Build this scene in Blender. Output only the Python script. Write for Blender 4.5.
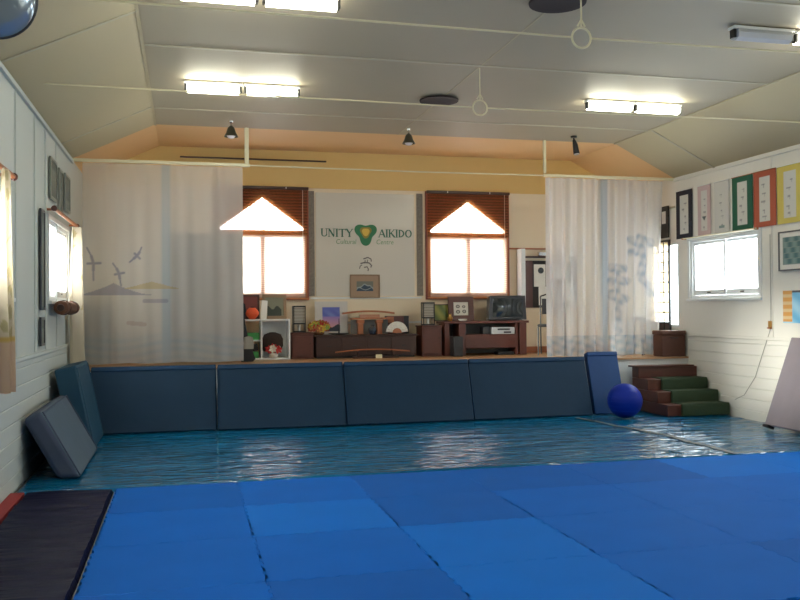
import bpy, bmesh, math, random
from mathutils import Vector, Matrix
random.seed(7)
PI = math.pi
for o in list(bpy.data.objects): bpy.data.objects.remove(o, do_unlink=True)
SC = bpy.context.scene
COL = SC.collection

# ------------------------------------------------------------------ camera
cam_d = bpy.data.cameras.new('camera'); cam_d.sensor_width = 36; cam_d.lens = 870*36/800
cam_d.clip_start = .05; cam_d.clip_end = 200
cam = bpy.data.objects.new('camera', cam_d); COL.objects.link(cam)
cam.matrix_world = Matrix(((0.9707692673, 0.0048975097, -0.2399646725, 0),
                           (-0.2398911211, -0.0122734992, -0.9707222111, 0),
                           (-0.0076993277, 0.9999126840, -0.0107398668, 1.45),
                           (0, 0, 0, 1)))
SC.camera = cam
# ------------------------------------------------------------------ world, daylight, exposure
W = bpy.data.worlds.new('overcast_sky'); SC.world = W; W.use_nodes = True
wn = W.node_tree
bg = wn.nodes['Background']; bg.inputs[0].default_value = (.90, .95, 1, 1); bg.inputs[1].default_value = 4.6
SC.view_settings.view_transform = 'Standard'; SC.view_settings.look = 'None'
SC.view_settings.gamma = 1; SC.view_settings.exposure = 1.86; SC.view_settings.use_curve_mapping = False
SC.cycles.max_bounces = 10; SC.cycles.diffuse_bounces = 6; SC.cycles.transparent_max_bounces = 16
SC.cycles.caustics_reflective = False; SC.cycles.sample_clamp_indirect = 6
sd = bpy.data.lights.new('low_sun', 'SUN'); sd.energy = 7.5; sd.angle = .16; sd.color = (1, .95, .86)
sun = bpy.data.objects.new('low_sun', sd); COL.objects.link(sun); sun.location = (-20, 0, 6)
sun.rotation_euler = Vector((.954, .27, -.135)).to_track_quat('-Z', 'Y').to_euler()
TUBE = 9.0     # strength of the fluorescent tubes, modelled as wide as their bloom

XL, XR, YF, YB = -1.38, 7.1, -3.0, 13.15    # room
ZF, ZP, ZC = -.035, 3.38, 3.86              # floor, wall plate, flat ceiling
HL, HR = -.36, 6.14                         # edges of the flat ceiling
SY, SZ = 11.28, .735                        # stage front and height
def portal(name, loc, rot, sx, sy):
    d = bpy.data.lights.new(name, 'AREA'); d.shape = 'RECTANGLE'; d.size = sx; d.size_y = sy
    d.cycles.is_portal = True
    o = bpy.data.objects.new(name, d); o.location = loc; o.rotation_euler = rot; COL.objects.link(o)
WINY = [(-1.25, .3), (2.4, 3.95), (6.02, 7.57), (9.64, 11.2)]   # side windows, along the room
WZ0, WZ1 = 1.57, 2.42
for y0, y1 in WINY:
    portal('portal_left', (XL-.2, (y0+y1)/2, 2), (0, -PI/2, 0), .85, 1.55)
    portal('portal_right', (XR+.2, (y0+y1)/2, 2), (0, PI/2, 0), .85, 1.55)
for xc in (1.13, 4.36): portal('portal_back', (xc, YB+.2, 2.4), (-PI/2, 0, 0), 1.3, 1.6)
portal('portal_stage', (XR+.2, 11.92, 1.8), (0, PI/2, 0), 1.2, .7)

# ------------------------------------------------------------------ helpers
def lin(v):
    v /= 255.0
    return v/12.92 if v <= .04045 else ((v+.055)/1.055)**2.4
def c(r, g, b): return (lin(r), lin(g), lin(b), 1)

MATS = {}
def mat(name, col, rough=.6, metal=0, var=0, vscale=8, bump=0, bscale=60, stretch=(1, 1, 1), spec=.5, sheen=0, emit=0, attr=False):
    if name in MATS: return MATS[name]
    m = bpy.data.materials.new(name); m.use_nodes = True
    nt = m.node_tree; N = nt.nodes; L = nt.links; b = N['Principled BSDF']
    b.inputs['Base Color'].default_value = col; b.inputs['Roughness'].default_value = rough
    b.inputs['Metallic'].default_value = metal; b.inputs['Specular IOR Level'].default_value = spec
    if sheen: b.inputs['Sheen Weight'].default_value = sheen
    if emit:
        b.inputs['Emission Color'].default_value = col; b.inputs['Emission Strength'].default_value = emit
    tc = N.new('ShaderNodeTexCoord'); mp = N.new('ShaderNodeMapping'); mp.inputs['Scale'].default_value = stretch
    L.new(tc.outputs['Object'], mp.inputs[0])
    src = None
    if attr:
        a = N.new('ShaderNodeVertexColor'); a.layer_name = 'Col'; src = a.outputs[0]; L.new(src, b.inputs['Base Color'])
    if var:
        n = N.new('ShaderNodeTexNoise'); n.inputs['Scale'].default_value = vscale; n.inputs['Detail'].default_value = 4
        L.new(mp.outputs[0], n.inputs[0])
        r = N.new('ShaderNodeMapRange'); r.inputs[3].default_value = 1-var; r.inputs[4].default_value = 1+var
        L.new(n.outputs[0], r.inputs[0])
        h = N.new('ShaderNodeHueSaturation'); h.inputs['Color'].default_value = col
        if src: L.new(src, h.inputs['Color'])
        L.new(r.outputs[0], h.inputs['Value']); L.new(h.outputs[0], b.inputs['Base Color'])
    if bump:
        n = N.new('ShaderNodeTexNoise'); n.inputs['Scale'].default_value = bscale; n.inputs['Detail'].default_value = 3
        L.new(mp.outputs[0], n.inputs[0])
        bp = N.new('ShaderNodeBump'); bp.inputs['Strength'].default_value = bump; bp.inputs['Distance'].default_value = .02
        L.new(n.outputs[0], bp.inputs['Height']); L.new(bp.outputs[0], b.inputs['Normal'])
    MATS[name] = m
    return m

def sheer_mat(name, col, clear, trans=.6, attr=False, wave=None):
    if name in MATS: return MATS[name]
    m = bpy.data.materials.new(name); m.use_nodes = True
    nt = m.node_tree; N = nt.nodes; L = nt.links
    N.remove(N['Principled BSDF']); out = N['Material Output']
    d = N.new('ShaderNodeBsdfDiffuse'); t = N.new('ShaderNodeBsdfTranslucent'); tr = N.new('ShaderNodeBsdfTransparent')
    d.inputs[0].default_value = col; t.inputs[0].default_value = col
    if attr:
        a = N.new('ShaderNodeVertexColor'); a.layer_name = 'Col'
        L.new(a.outputs[0], d.inputs[0]); L.new(a.outputs[0], t.inputs[0])
    m1 = N.new('ShaderNodeMixShader'); m1.inputs[0].default_value = trans
    L.new(d.outputs[0], m1.inputs[1]); L.new(t.outputs[0], m1.inputs[2])
    m2 = N.new('ShaderNodeMixShader'); m2.inputs[0].default_value = clear
    L.new(m1.outputs[0], m2.inputs[1]); L.new(tr.outputs[0], m2.inputs[2]); L.new(m2.outputs[0], out.inputs[0])
    if wave:
        tc = N.new('ShaderNodeTexCoord'); w = N.new('ShaderNodeTexWave'); w.bands_direction = 'Z'
        w.inputs['Scale'].default_value = wave; w.inputs['Distortion'].default_value = .6; w.inputs['Detail'].default_value = 2
        r = N.new('ShaderNodeMapRange'); r.inputs[3].default_value = clear-.16; r.inputs[4].default_value = clear+.16
        L.new(tc.outputs['Object'], w.inputs[0]); L.new(w.outputs[1], r.inputs[0]); L.new(r.outputs[0], m2.inputs[0])
    MATS[name] = m
    return m

def glass_mat():
    m = bpy.data.materials.new('window_glass'); m.use_nodes = True
    nt = m.node_tree; N = nt.nodes; L = nt.links; N.remove(N['Principled BSDF'])
    g = N.new('ShaderNodeBsdfGlossy'); g.inputs['Roughness'].default_value = .03
    t = N.new('ShaderNodeBsdfTransparent'); t.inputs[0].default_value = (.96, .98, .97, 1)
    mx = N.new('ShaderNodeMixShader'); mx.inputs[0].default_value = .06
    L.new(t.outputs[0], mx.inputs[1]); L.new(g.outputs[0], mx.inputs[2]); L.new(mx.outputs[0], N['Material Output'].inputs[0])
    return m
GLASS = glass_mat()

def B(): return bmesh.new()
def box(bm, x0, x1, y0, y1, z0, z1, mi=0):
    v = [bm.verts.new(p) for p in ((x0,y0,z0),(x1,y0,z0),(x1,y1,z0),(x0,y1,z0),(x0,y0,z1),(x1,y0,z1),(x1,y1,z1),(x0,y1,z1))]
    for f in ((0,3,2,1),(4,5,6,7),(0,1,5,4),(1,2,6,5),(2,3,7,6),(3,0,4,7)):
        fc = bm.faces.new([v[i] for i in f]); fc.material_index = mi
    return v
def prism(bm, pts, axis, a0, a1):
    """extrude a 2D outline along an axis. axis 1: pts are (x,z); axis 0: (y,z); axis 2: (x,y)"""
    def P(p, a): return (p[0], a, p[1]) if axis == 1 else ((a, p[0], p[1]) if axis == 0 else (p[0], p[1], a))
    lo = [bm.verts.new(P(p, a0)) for p in pts]; hi = [bm.verts.new(P(p, a1)) for p in pts]
    n = len(pts); bm.faces.new(lo); bm.faces.new(hi[::-1])
    for i in range(n): bm.faces.new((lo[i], lo[(i+1) % n], hi[(i+1) % n], hi[i]))
def tube(bm, pts, r, seg=8, closed=False, caps=True):
    pts = [Vector(p) for p in pts]; n = len(pts); rings = []
    up0 = None
    for i, p in enumerate(pts):
        a = pts[(i-1) % n] if (closed or i > 0) else p
        b = pts[(i+1) % n] if (closed or i < n-1) else p
        t = (b-a).normalized()
        if up0 is None: up0 = Vector((0,0,1)) if abs(t.z) < .9 else Vector((1,0,0))
        u = (up0 - t*up0.dot(t)).normalized(); w = t.cross(u); up0 = u
        rr = r[i] if isinstance(r, (list, tuple)) else r
        rings.append([bm.verts.new(p + (u*math.cos(2*PI*k/seg) + w*math.sin(2*PI*k/seg))*rr) for k in range(seg)])
    for i in range(n if closed else n-1):
        A, Bb = rings[i], rings[(i+1) % n]
        for k in range(seg): bm.faces.new((A[k], A[(k+1) % seg], Bb[(k+1) % seg], Bb[k]))
    if caps and not closed: bm.faces.new(rings[0][::-1]); bm.faces.new(rings[-1])
def lathe(bm, prof, cx=0, cy=0, cz=0, seg=24, sx=1, sy=1):
    rings = []
    for r, z in prof:
        if r < 1e-5: rings.append([bm.verts.new((cx, cy, cz+z))])
        else: rings.append([bm.verts.new((cx+r*sx*math.cos(2*PI*k/seg), cy+r*sy*math.sin(2*PI*k/seg), cz+z)) for k in range(seg)])
    for A, Bb in zip(rings, rings[1:]):
        for k in range(seg):
            k2 = (k+1) % seg
            if len(A) == 1 and len(Bb) == 1: continue
            if len(A) == 1: bm.faces.new((A[0], Bb[k2], Bb[k]))
            elif len(Bb) == 1: bm.faces.new((A[k], A[k2], Bb[0]))
            else: bm.faces.new((A[k], A[k2], Bb[k2], Bb[k]))
def obj(name, bm, m, parent=None, bev=0, smooth=False, seg=2):
    me = bpy.data.meshes.new(name)
    bmesh.ops.recalc_face_normals(bm, faces=bm.faces); bm.to_mesh(me); bm.free()
    for x in (m if isinstance(m, (list, tuple)) else [m]): me.materials.append(x)
    o = bpy.data.objects.new(name, me); COL.objects.link(o)
    if parent is not None: o.parent = parent
    if bev:
        md = o.modifiers.new('bevel', 'BEVEL'); md.width = bev; md.segments = seg; md.limit_method = 'ANGLE'; md.angle_limit = .6
        smooth = True
    if smooth:
        me.polygons.foreach_set('use_smooth', [True]*len(me.polygons))
        try: me.set_sharp_from_angle(angle=.7)
        except Exception: pass
    return o
def tag(o, label=None, cat=None, group=None, kind=None):
    if label: o['label'] = label
    if cat: o['category'] = cat
    if group: o['group'] = group
    if kind: o['kind'] = kind
    return o
def thing(name, label, cat, loc=(0,0,0), rz=0, group=None):
    o = bpy.data.objects.new(name, None); COL.objects.link(o); o.location = loc; o.rotation_euler = (0, 0, rz)
    o.empty_display_size = .1
    return tag(o, label, cat, group)
def struct(name, bm, m, parent=None, bev=0):
    o = obj(name, bm, m, parent, bev); o['kind'] = 'structure'
    return o
def bx(name, m, parent, x0, x1, y0, y1, z0, z1, bev=0):
    bm = B(); box(bm, x0, x1, y0, y1, z0, z1); return obj(name, bm, m, parent, bev)
def copy_tree(o, parent=None):
    k = o.copy(); COL.objects.link(k)
    if parent is not None: k.parent = parent
    for ch in list(o.children): copy_tree(ch, k)
    return k
def paint(me, fn):
    """colour attribute Col from fn(co) -> linear rgba"""
    a = me.color_attributes.new('Col', 'FLOAT_COLOR', 'POINT')
    buf = []
    for v in me.vertices: buf.extend(fn(v.co))
    a.data.foreach_set('color', buf)
def picture(name, w, h, nx, ny, fn, m, parent, loc=(0,0,0), thick=.002):
    """printed sheet in the local XZ plane facing -Y; fn(u,v) u,v in 0..1 -> linear rgba"""
    bm = B()
    vs = [[bm.verts.new((-w/2+w*i/nx, 0, h*j/ny)) for i in range(nx+1)] for j in range(ny+1)]
    for j in range(ny):
        for i in range(nx): bm.faces.new((vs[j][i], vs[j][i+1], vs[j+1][i+1], vs[j+1][i]))
    o = obj(name, bm, m, parent); o.location = loc
    paint(o.data, lambda p: fn((p.x+w/2)/w, p.z/h))
    sd = o.modifiers.new('thickness', 'SOLIDIFY'); sd.thickness = thick
    return o
def frame_bm(w, h, t, d, z0=0):
    bm = B()
    box(bm, -w/2, w/2, 0, d, z0, z0+t); box(bm, -w/2, w/2, 0, d, z0+h-t, z0+h)
    box(bm, -w/2, -w/2+t, 0, d, z0+t, z0+h-t); box(bm, w/2-t, w/2, 0, d, z0+t, z0+h-t)
    return bm

# ------------------------------------------------------------------ materials
M = dict(
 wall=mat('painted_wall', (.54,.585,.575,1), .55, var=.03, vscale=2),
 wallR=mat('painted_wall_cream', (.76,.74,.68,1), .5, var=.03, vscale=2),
 back=mat('back_wall_paint', (.76,.64,.47,1), .6, var=.03, vscale=2),
 yellow=mat('mustard_paint', (.66,.45,.17,1), .6, var=.05, vscale=2),
 peach=mat('peach_ceiling', (.80,.52,.26,1), .6, var=.06, vscale=1.5),
 ceil=mat('grey_ceiling_paint', (.40,.345,.245,1), .6, var=.05, vscale=1.2),
 slope=mat('cream_ceiling_paint', (.50,.43,.275,1), .6, var=.04, vscale=1.2),
 batten=mat('cream_batten', (.46,.42,.31,1), .5),
 rod=mat('cream_steel', (.66,.60,.40,1), .4),
 white=mat('white_gloss_paint', (.72,.74,.74,1), .35),
 wood_floor=mat('stage_boards', (.45,.26,.13,1), .35, var=.2, vscale=3, stretch=(1,8,1)),
 slab=mat('concrete', (.2,.2,.19,1), .8),
 brown=mat('red_brown_wood', (.09,.026,.017,1), .4, var=.25, vscale=10, stretch=(1,1,5)),
 dark=mat('dark_brown_wood', (.045,.017,.012,1), .4, var=.3, vscale=10, stretch=(1,1,6)),
 mid=mat('orange_brown_wood', (.36,.12,.045,1), .4, var=.2, vscale=12),
 winwood=mat('varnished_window_wood', (.45,.17,.055,1), .35, var=.2, vscale=10, stretch=(1,1,4)),
 black=mat('black_paint', (.012,.012,.014,1), .4),
 iron=mat('dark_metal', (.03,.03,.03,1), .35, metal=.6),
 chrome=mat('chrome', (.7,.7,.7,1), .15, metal=1),
 pr=mat('printed_paper', (.8,.8,.8,1), .5, attr=True),
 paper=mat('white_paper', (.75,.73,.68,1), .6),
 teal_mat=mat('dark_teal_vinyl', (.009,.034,.074,1), .55, spec=.2, var=.12, vscale=3, bump=.25, bscale=5),
 teal_top=mat('dark_teal_vinyl_edge', (.012,.044,.10,1), .5, spec=.2, var=.1, vscale=3),
 blue_vinyl=mat('blue_vinyl', (.007,.048,.17,1), .5, spec=.3, var=.1, vscale=3, bump=.2, bscale=5),
 teal_blue=mat('deep_teal_canvas', (.008,.06,.115,1), .6, var=.1, vscale=4, bump=.2, bscale=6),
 grey_canvas=mat('slate_canvas', (.065,.105,.155,1), .75, var=.12, vscale=5, bump=.2, bscale=6),
 grey_side=mat('slate_canvas_side', (.055,.075,.13,1), .75, var=.12, vscale=5),
 green=mat('dark_green_carpet', (.028,.050,.024,1), .95, var=.3, vscale=60, bump=.4, bscale=200),
 ball=mat('blue_rubber', (.002,.022,.30,1), .4, spec=.2, bump=.05, bscale=20),
 red=mat('red_vinyl', (.30,.02,.025,1), .6, var=.1),
 wicker=mat('brown_wicker', (.10,.035,.020,1), .6, var=.5, vscale=60, bump=.6, bscale=90, stretch=(1,1,4)),
)

# ------------------------------------------------------------------ setting
bm = B(); box(bm, XL-.2, XR+.2, YF-.2, YB+.2, ZF-.15, ZF); struct('floor', bm, M['slab'])
def wall_cells(name, m, axis, a0, a1, lo, hi, z0, z1, holes, parent=None):
    """a wall between a0..a1 thick, running lo..hi, with rectangular holes (l0,l1,z0,z1)"""
    bm = B()
    ls = sorted({lo, hi} | {h[0] for h in holes} | {h[1] for h in holes}); zs = sorted({z0, z1} | {h[2] for h in holes} | {h[3] for h in holes})
    for i in range(len(ls)-1):
        for j in range(len(zs)-1):
            cx, cz = (ls[i]+ls[i+1])/2, (zs[j]+zs[j+1])/2
            if any(h[0] < cx < h[1] and h[2] < cz < h[3] for h in holes): continue
            if axis == 0: box(bm, a0, a1, ls[i], ls[i+1], zs[j], zs[j+1])
            else: box(bm, ls[i], ls[i+1], a0, a1, zs[j], zs[j+1])
    bmesh.ops.remove_doubles(bm, verts=bm.verts, dist=1e-5)
    return struct(name, bm, m, parent)
side = [(a, b, WZ0, WZ1) for a, b in WINY]
stage_win = (11.50, 12.25, 1.15, 2.42)
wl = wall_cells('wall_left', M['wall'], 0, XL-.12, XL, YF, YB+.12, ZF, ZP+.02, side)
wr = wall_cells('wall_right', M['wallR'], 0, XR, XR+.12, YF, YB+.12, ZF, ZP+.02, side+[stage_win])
BW = [(.50, 1.76), (3.73, 4.99)]
wb = wall_cells('wall_back', M['back'], 1, YB, YB+.12, XL, XR, ZF, ZC+.1, [(a, b, 1.66, 3.2) for a, b in BW])
bm = B(); box(bm, XL, XR, YF-.12, YF, ZF, ZC+.1); struct('wall_front', bm, M['wall'])
# mustard band along the top of the back wall
bm = B(); box(bm, XL, XR, YB-.012, YB-.001, 3.30, ZC); struct('trim_1', bm, M['yellow'])
for x in (2.67, 5.62): 
    bm = B(); box(bm, x-.008, x+.008, YB-.016, YB-.012, 3.30, ZC); struct('batten', bm, M['yellow'], bpy.data.objects['trim_1'])
# ceiling: flat middle and two sloping sides; beyond the curtain rail its base colour is peach
YC = 11.62
def ceil_part(y0, y1, mflat, mslope, name, parent=None):
    bm = B()
    prism(bm, [(HL, ZC), (HR, ZC), (HR, ZC+.06), (HL, ZC+.06)], 1, y0, y1)
    f0 = len(bm.faces)
    prism(bm, [(XL-.02, ZP-.01), (HL, ZC), (HL, ZC+.06), (XL-.02, ZP+.06)], 1, y0, y1)
    prism(bm, [(XR+.02, ZP-.01), (HR, ZC), (HR, ZC+.06), (XR+.02, ZP+.06)], 1, y0, y1)
    bm.faces.ensure_lookup_table()
    for i in range(f0, len(bm.faces)): bm.faces[i].material_index = 1
    return struct(name, bm, [mflat, mslope], parent)
ceil = ceil_part(YF, YC, M['ceil'], M['slope'], 'ceiling')
ceil_part(YC, YB+.02, M['peach'], M['peach'], 'stage_ceiling', ceil)
for y in (-1.4, 1.0, 3.5, 5.97, 8.15, 10.66):
    bm = B(); box(bm, HL, HR, y-.02, y+.02, ZC-.008, ZC-.001); struct('batten', bm, M['batten'], ceil)
for y in (-.2, 3.4, 7.22, 10.6):
    for s, xa, xb in ((0, XL, HL), (1, XR, HR)):
        bm = B(); prism(bm, [(xa, ZP-.012), (xb, ZC-.012), (xb, ZC-.002), (xa, ZP-.002)], 1, y-.018, y+.018)
        struct('batten', bm, M['batten'], ceil)
for x, w_ in ((HL, .014), (HR, .014), (2.86, .006)):
    bm = B(); box(bm, x-w_, x+w_, YF, YC, ZC-w_, ZC-.001); struct('batten', bm, M['slope'], ceil)
bm = B(); box(bm, HL+.3, 2.1, YB-.05, YB-.02, ZC-.16, ZC-.14); struct('batten', bm, M['dark'], ceil)
# plate mouldings where the walls meet the ceiling
bm = B(); box(bm, XL+.001, XL+.03, YF, YC, ZP-.06, ZP-.02); struct('trim_2', bm, M['wall'])
bm = B(); box(bm, XR-.03, XR-.001, YF, YC, ZP-.06, ZP-.02); struct('trim_3', bm, M['wallR'])
# horizontal lining boards on the lower walls, with a cap rail
def wains(name, x0, x1, m, ya, yb, zlo=ZF, gap=None):
    bm = B(); z = zlo+.002; spans = [(ya, gap[0]), (gap[1], yb)] if gap else [(ya, yb)]
    while z < 1.02:
        z2 = min(z+.142, 1.03)
        for pa, pb in spans:
            if x0 < 0: prism(bm, [(x0, z), (x1-.006, z), (x1, z+.007), (x1, z2-.007), (x1-.006, z2), (x0, z2)], 1, pa, pb)
            else: prism(bm, [(x1, z), (x0+.006, z), (x0, z+.007), (x0, z2-.007), (x0+.006, z2), (x1, z2)], 1, pa, pb)
        z = z2+.0015
    o = struct(name, bm, m)
    bm = B()
    for pa, pb in spans: box(bm, x0-(.012 if x0 > 0 else 0), x1+(.012 if x0 < 0 else 0), pa, pb, 1.035, 1.065)
    struct('cap_rail', bm, m, o)
    return o
wains('trim_4', XL+.001, XL+.016, M['wall'], YF, SY-.01)
wains('trim_5', XR-.016, XR-.001, M['wallR'], YF, SY-.01)
# vertical cover strips on the upper walls
for y in (3.98, 5.9, 7.85, 8.8, 9.45, 10.22):
    bm = B(); box(bm, XL+.001, XL+.012, y-.018, y+.018, 1.07, ZP-.07); struct('cover_strip', bm, M['wall'], wl)
for y in (5.8, 7.9, 9.4):
    bm = B(); box(bm, XR-.012, XR-.001, y-.015, y+.015, 1.07, ZP-.07); struct('cover_strip', bm, M['wallR'], wr)
for z in (1.63, 1.25):
    for xa, xb in ((1.85, 3.6), ):
        bm = B(); box(bm, xa, xb, YB-.014, YB-.001, z-.012, z+.012); struct('cover_strip', bm, M['white'], wb)
# the stage
bm = B(); box(bm, XL, XR, SY, YB, ZF, SZ-.025); st = struct('stage', bm, M['white'])
bm = B()
x = XL+.001
while x < XR-.01:
    x2 = min(x+.119, XR-.001); box(bm, x, x2-.002, SY-.03, YB-.001, SZ-.025, SZ); x += .119
struct('floor_boards', bm, M['wood_floor'], st)
bm = B(); box(bm, XL+.02, XR-.02, YB-.02, YB-.002, SZ+.001, SZ+.10); struct('baseboard_back', bm, M['mid'])
# white partition jut and picture rail at the right end of the stage
bm = B(); box(bm, XR-.012, XR-.001, SY+.3, YB-.02, 2.93, 2.96); struct('trim_6', bm, M['batten'])
bm = B(); box(bm, 5.05, XR-.02, YB-.02, YB-.002, 2.40, 2.425); struct('trim_7', bm, M['mid'])

# ---------------------------------------------------------------- windows
def side_window(n, s, y0, y1):
    """s=-1 left wall, +1 right wall; sliding sash in two leaves"""
    xw = XL if s < 0 else XR
    def X(a, b): return (min(xw+s*a, xw+s*b), max(xw+s*a, xw+s*b))
    bm = B(); w = .045
    for a, b, p, q in ((y0, y1, WZ0, WZ0+w), (y0, y1, WZ1-w, WZ1), (y0, y0+w, WZ0+w, WZ1-w), (y1-w, y1, WZ0+w, WZ1-w)):
        xa, xb = X(.0, .1); box(bm, xa, xb, a+.001, b-.001, p+.001, q-.001)
    o = struct('window_%d' % n, bm, M['white'])
    ym = (y0+y1)/2
    for k, (a, b, d) in enumerate(((y0+.047, ym+.03, .05), (ym-.03, y1-.047, .02))):
        bm = B(); xa, xb = X(d, d+.025); t = .04
        za, zb = WZ0+.047, WZ1-.047
        box(bm, xa, xb, a, b, za, za+.075); box(bm, xa, xb, a, b, zb-t, zb); box(bm, xa, xb, a, a+t, za+.075, zb-t); box(bm, xa, xb, b-t, b, za+.075, zb-t)
        sh = struct('sash', bm, M['white'], o)
        bm = B(); xm = (xa+xb)/2; box(bm, xm-.002, xm+.002, a+t-.004, b-t+.004, za+.071, zb-t+.004); struct('pane', bm, GLASS, sh)
        bm = B(); xi = xa if s > 0 else xb; yc = (a+b)/2
        box(bm, min(xi, xi-s*.015), max(xi, xi-s*.015), yc-.03, yc+.03, za+.03, za+.045); struct('latch', bm, M['iron'], sh)
    bm = B(); xa, xb = (xw-.045, xw-.0005) if s > 0 else (xw+.0005, xw+.045)
    box(bm, xa, xb, y0-.05, y1+.05, WZ0-.035, WZ0-.002); struct('sill', bm, M['white'], o, .004)
    for a, b, p, q in ((y0-.05, y0, WZ0, WZ1+.05), (y1, y1+.05, WZ0, WZ1+.05), (y0, y1, WZ1, WZ1+.05)):
        bm = B(); xa, xb = (xw-.018, xw-.0005) if s > 0 else (xw+.0005, xw+.018)
        box(bm, xa, xb, a, b, p, q); struct('architrave', bm, M['white'], o)
n = 1
for y0, y1 in WINY:
    side_window(n, -1, y0, y1); side_window(n+1, 1, y0, y1); n += 2
def gable_window(n, xc):
    """timber window with a gabled head: outer panel, frame, transom, mullion, panes"""
    x0, x1 = xc-.64, xc+.64; ze, za, zb = 2.70, 3.17, 1.68
    y0, y1 = YB-.035, YB-.003
    X0, X1, Z0, Z1 = xc-.695, xc+.695, 1.60, 3.30
    bm = B()
    prism(bm, [(X0, Z0), (X1, Z0), (X1, zb), (X0, zb)], 1, y0, y1)
    prism(bm, [(X0, zb), (x0, zb), (x0, ze), (X0, ze)], 1, y0, y1)
    prism(bm, [(X1, zb), (x1, zb), (x1, ze), (X1, ze)], 1, y0, y1)
    prism(bm, [(X0, ze), (x0, ze), (xc, za), (xc, Z1), (X0, Z1)], 1, y0, y1)
    prism(bm, [(X1, ze), (x1, ze), (xc, za), (xc, Z1), (X1, Z1)], 1, y0, y1)
    o = struct('window_%d' % n, bm, mat('red_stained_wood', (.26,.065,.035,1), .5, var=.15, vscale=6, stretch=(1,1,6)))
    def bar(p, q, w, nm='frame_bar', d=.05):
        a = Vector((p[0], 0, p[1])); b = Vector((q[0], 0, q[1])); t = (b-a).normalized(); nn = Vector((-t.z, 0, t.x))*w/2
        bm = B(); prism(bm, [((a+nn).x, (a+nn).z), ((b+nn).x, (b+nn).z), ((b-nn).x, (b-nn).z), ((a-nn).x, (a-nn).z)], 1, y0-.012, y0+d)
        struct(nm, bm, M['winwood'], o)
    bar((x0, zb), (x0, ze+.02), .05); bar((x1, zb), (x1, ze+.02), .05)
    bar((x0-.02, ze-.01), (xc, za), .05); bar((x1+.02, ze-.01), (xc, za), .05)
    bar((x0, 2.60), (x1, 2.60), .10, 'transom'); bar((xc, zb), (xc, 2.56), .06, 'mullion'); bar((x0-.03, zb), (x1+.03, zb), .06)
    bm = B(); prism(bm, [(x0, zb), (x1, zb), (x1, ze), (xc, za), (x0, ze)], 1, YB+.05, YB+.055); struct('pane', bm, GLASS, o)
gable_window(9, 1.13); gable_window(10, 4.36)
# small stage window behind the lattice screen
bm = B(); y0, y1, z0, z1 = stage_win
for a, b, p, q in ((y0, y1, z0, z0+.04), (y0, y1, z1-.04, z1), (y0, y0+.04, z0+.04, z1-.04), (y1-.04, y1, z0+.04, z1-.04)):
    box(bm, XR+.0, XR+.1, a+.001, b-.001, p+.001, q-.001)
o = struct('window_11', bm, M['white']); bm = B(); box(bm, XR+.05, XR+.054, y0+.036, y1-.036, z0+.036, z1-.036); struct('pane', bm, GLASS, o)

# ---------------------------------------------------------------- blue jigsaw mats
def pal(i, j):
    r = random.Random(i*31+j*7)
    t = r.random()
    return [mat('blue_foam_a', (.004,.120,.53,1), .7, spec=.06, var=.10, vscale=2.5, bump=.12, bscale=160),
            mat('blue_foam_b', (.004,.145,.60,1), .7, spec=.06, var=.08, vscale=2.5, bump=.12, bscale=160),
            mat('blue_foam_c', (.005,.105,.46,1), .7, spec=.06, var=.10, vscale=2.5, bump=.12, bscale=160)][int(t*3)]
TX = [-.55, .42, 1.385, 2.355, 3.37, 4.33, 5.29, 6.25, 7.075]
TY = [7.50, 6.56, 5.66, 4.70, 3.75]
NT = 15
def edge_pts(p, q, nt=NT, amp=.008):
    """toothed line from p to q, the same for both neighbours"""
    p = Vector(p); q = Vector(q); d = q-p; nrm = Vector((-d.y, d.x)).normalized()*amp
    out = []
    for k in range(nt):
        s = 1 if k % 2 == 0 else -1
        for f in ((k+.12)/nt, (k+.88)/nt): out.append(p + d*f + nrm*s)
    return out
def straight(p, q): return []
ordn = ['first','second','third','fourth','fifth','sixth','seventh','eighth']
rown = ['touching the turquoise sheet', 'one away from the turquoise sheet', 'two away from the turquoise sheet', 'nearest the camera']
for j in range(4):
    for i in range(8):
        x0, x1, y1, y0 = TX[i], TX[i+1], TY[j], TY[j+1]
        cx, cy = (x0+x1)/2, (y0+y1)/2
        A, Bq, Cq, D = (x0, y0), (x1, y0), (x1, y1), (x0, y1)
        pts = [Vector(A)] + (edge_pts(A, Bq)) + [Vector(Bq)]
        pts += (edge_pts(Bq, Cq) if i < 7 else []) + [Vector(Cq)]
        pts += (edge_pts(D, Cq)[::-1] if j > 0 else []) + [Vector(D)]
        pts += (edge_pts(A, D)[::-1])
        bm = B()
        def ring(z, off):
            out = []
            for p in pts:
                d = Vector((p.x-cx, p.y-cy)); fx = 1-off/((x1-x0)/2); fy = 1-off/((y1-y0)/2)
                out.append(bm.verts.new((d.x*fx, d.y*fy, z)))
            return out
        lo = ring(ZF+.001, .0008); md = ring(-.0025, .0008); hi = ring(0, .0028)
        n_ = len(pts)
        for a, b in ((lo, md), (md, hi)):
            for k in range(n_): bm.faces.new((a[k], a[(k+1) % n_], b[(k+1) % n_], b[k]))
        bm.faces.new(hi); bm.faces.new(lo[::-1])
        bmesh.ops.triangulate(bm, faces=[f for f in bm.faces if len(f.verts) > 4])
        o = obj('foam_mat', bm, pal(i, j)); o.location = (cx, cy, 0)
        tag(o, 'blue interlocking foam mat, row %s, %s from the purple mat' % (rown[j], ordn[i]), 'mat', 'blue interlocking foam mats on the floor')

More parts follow.
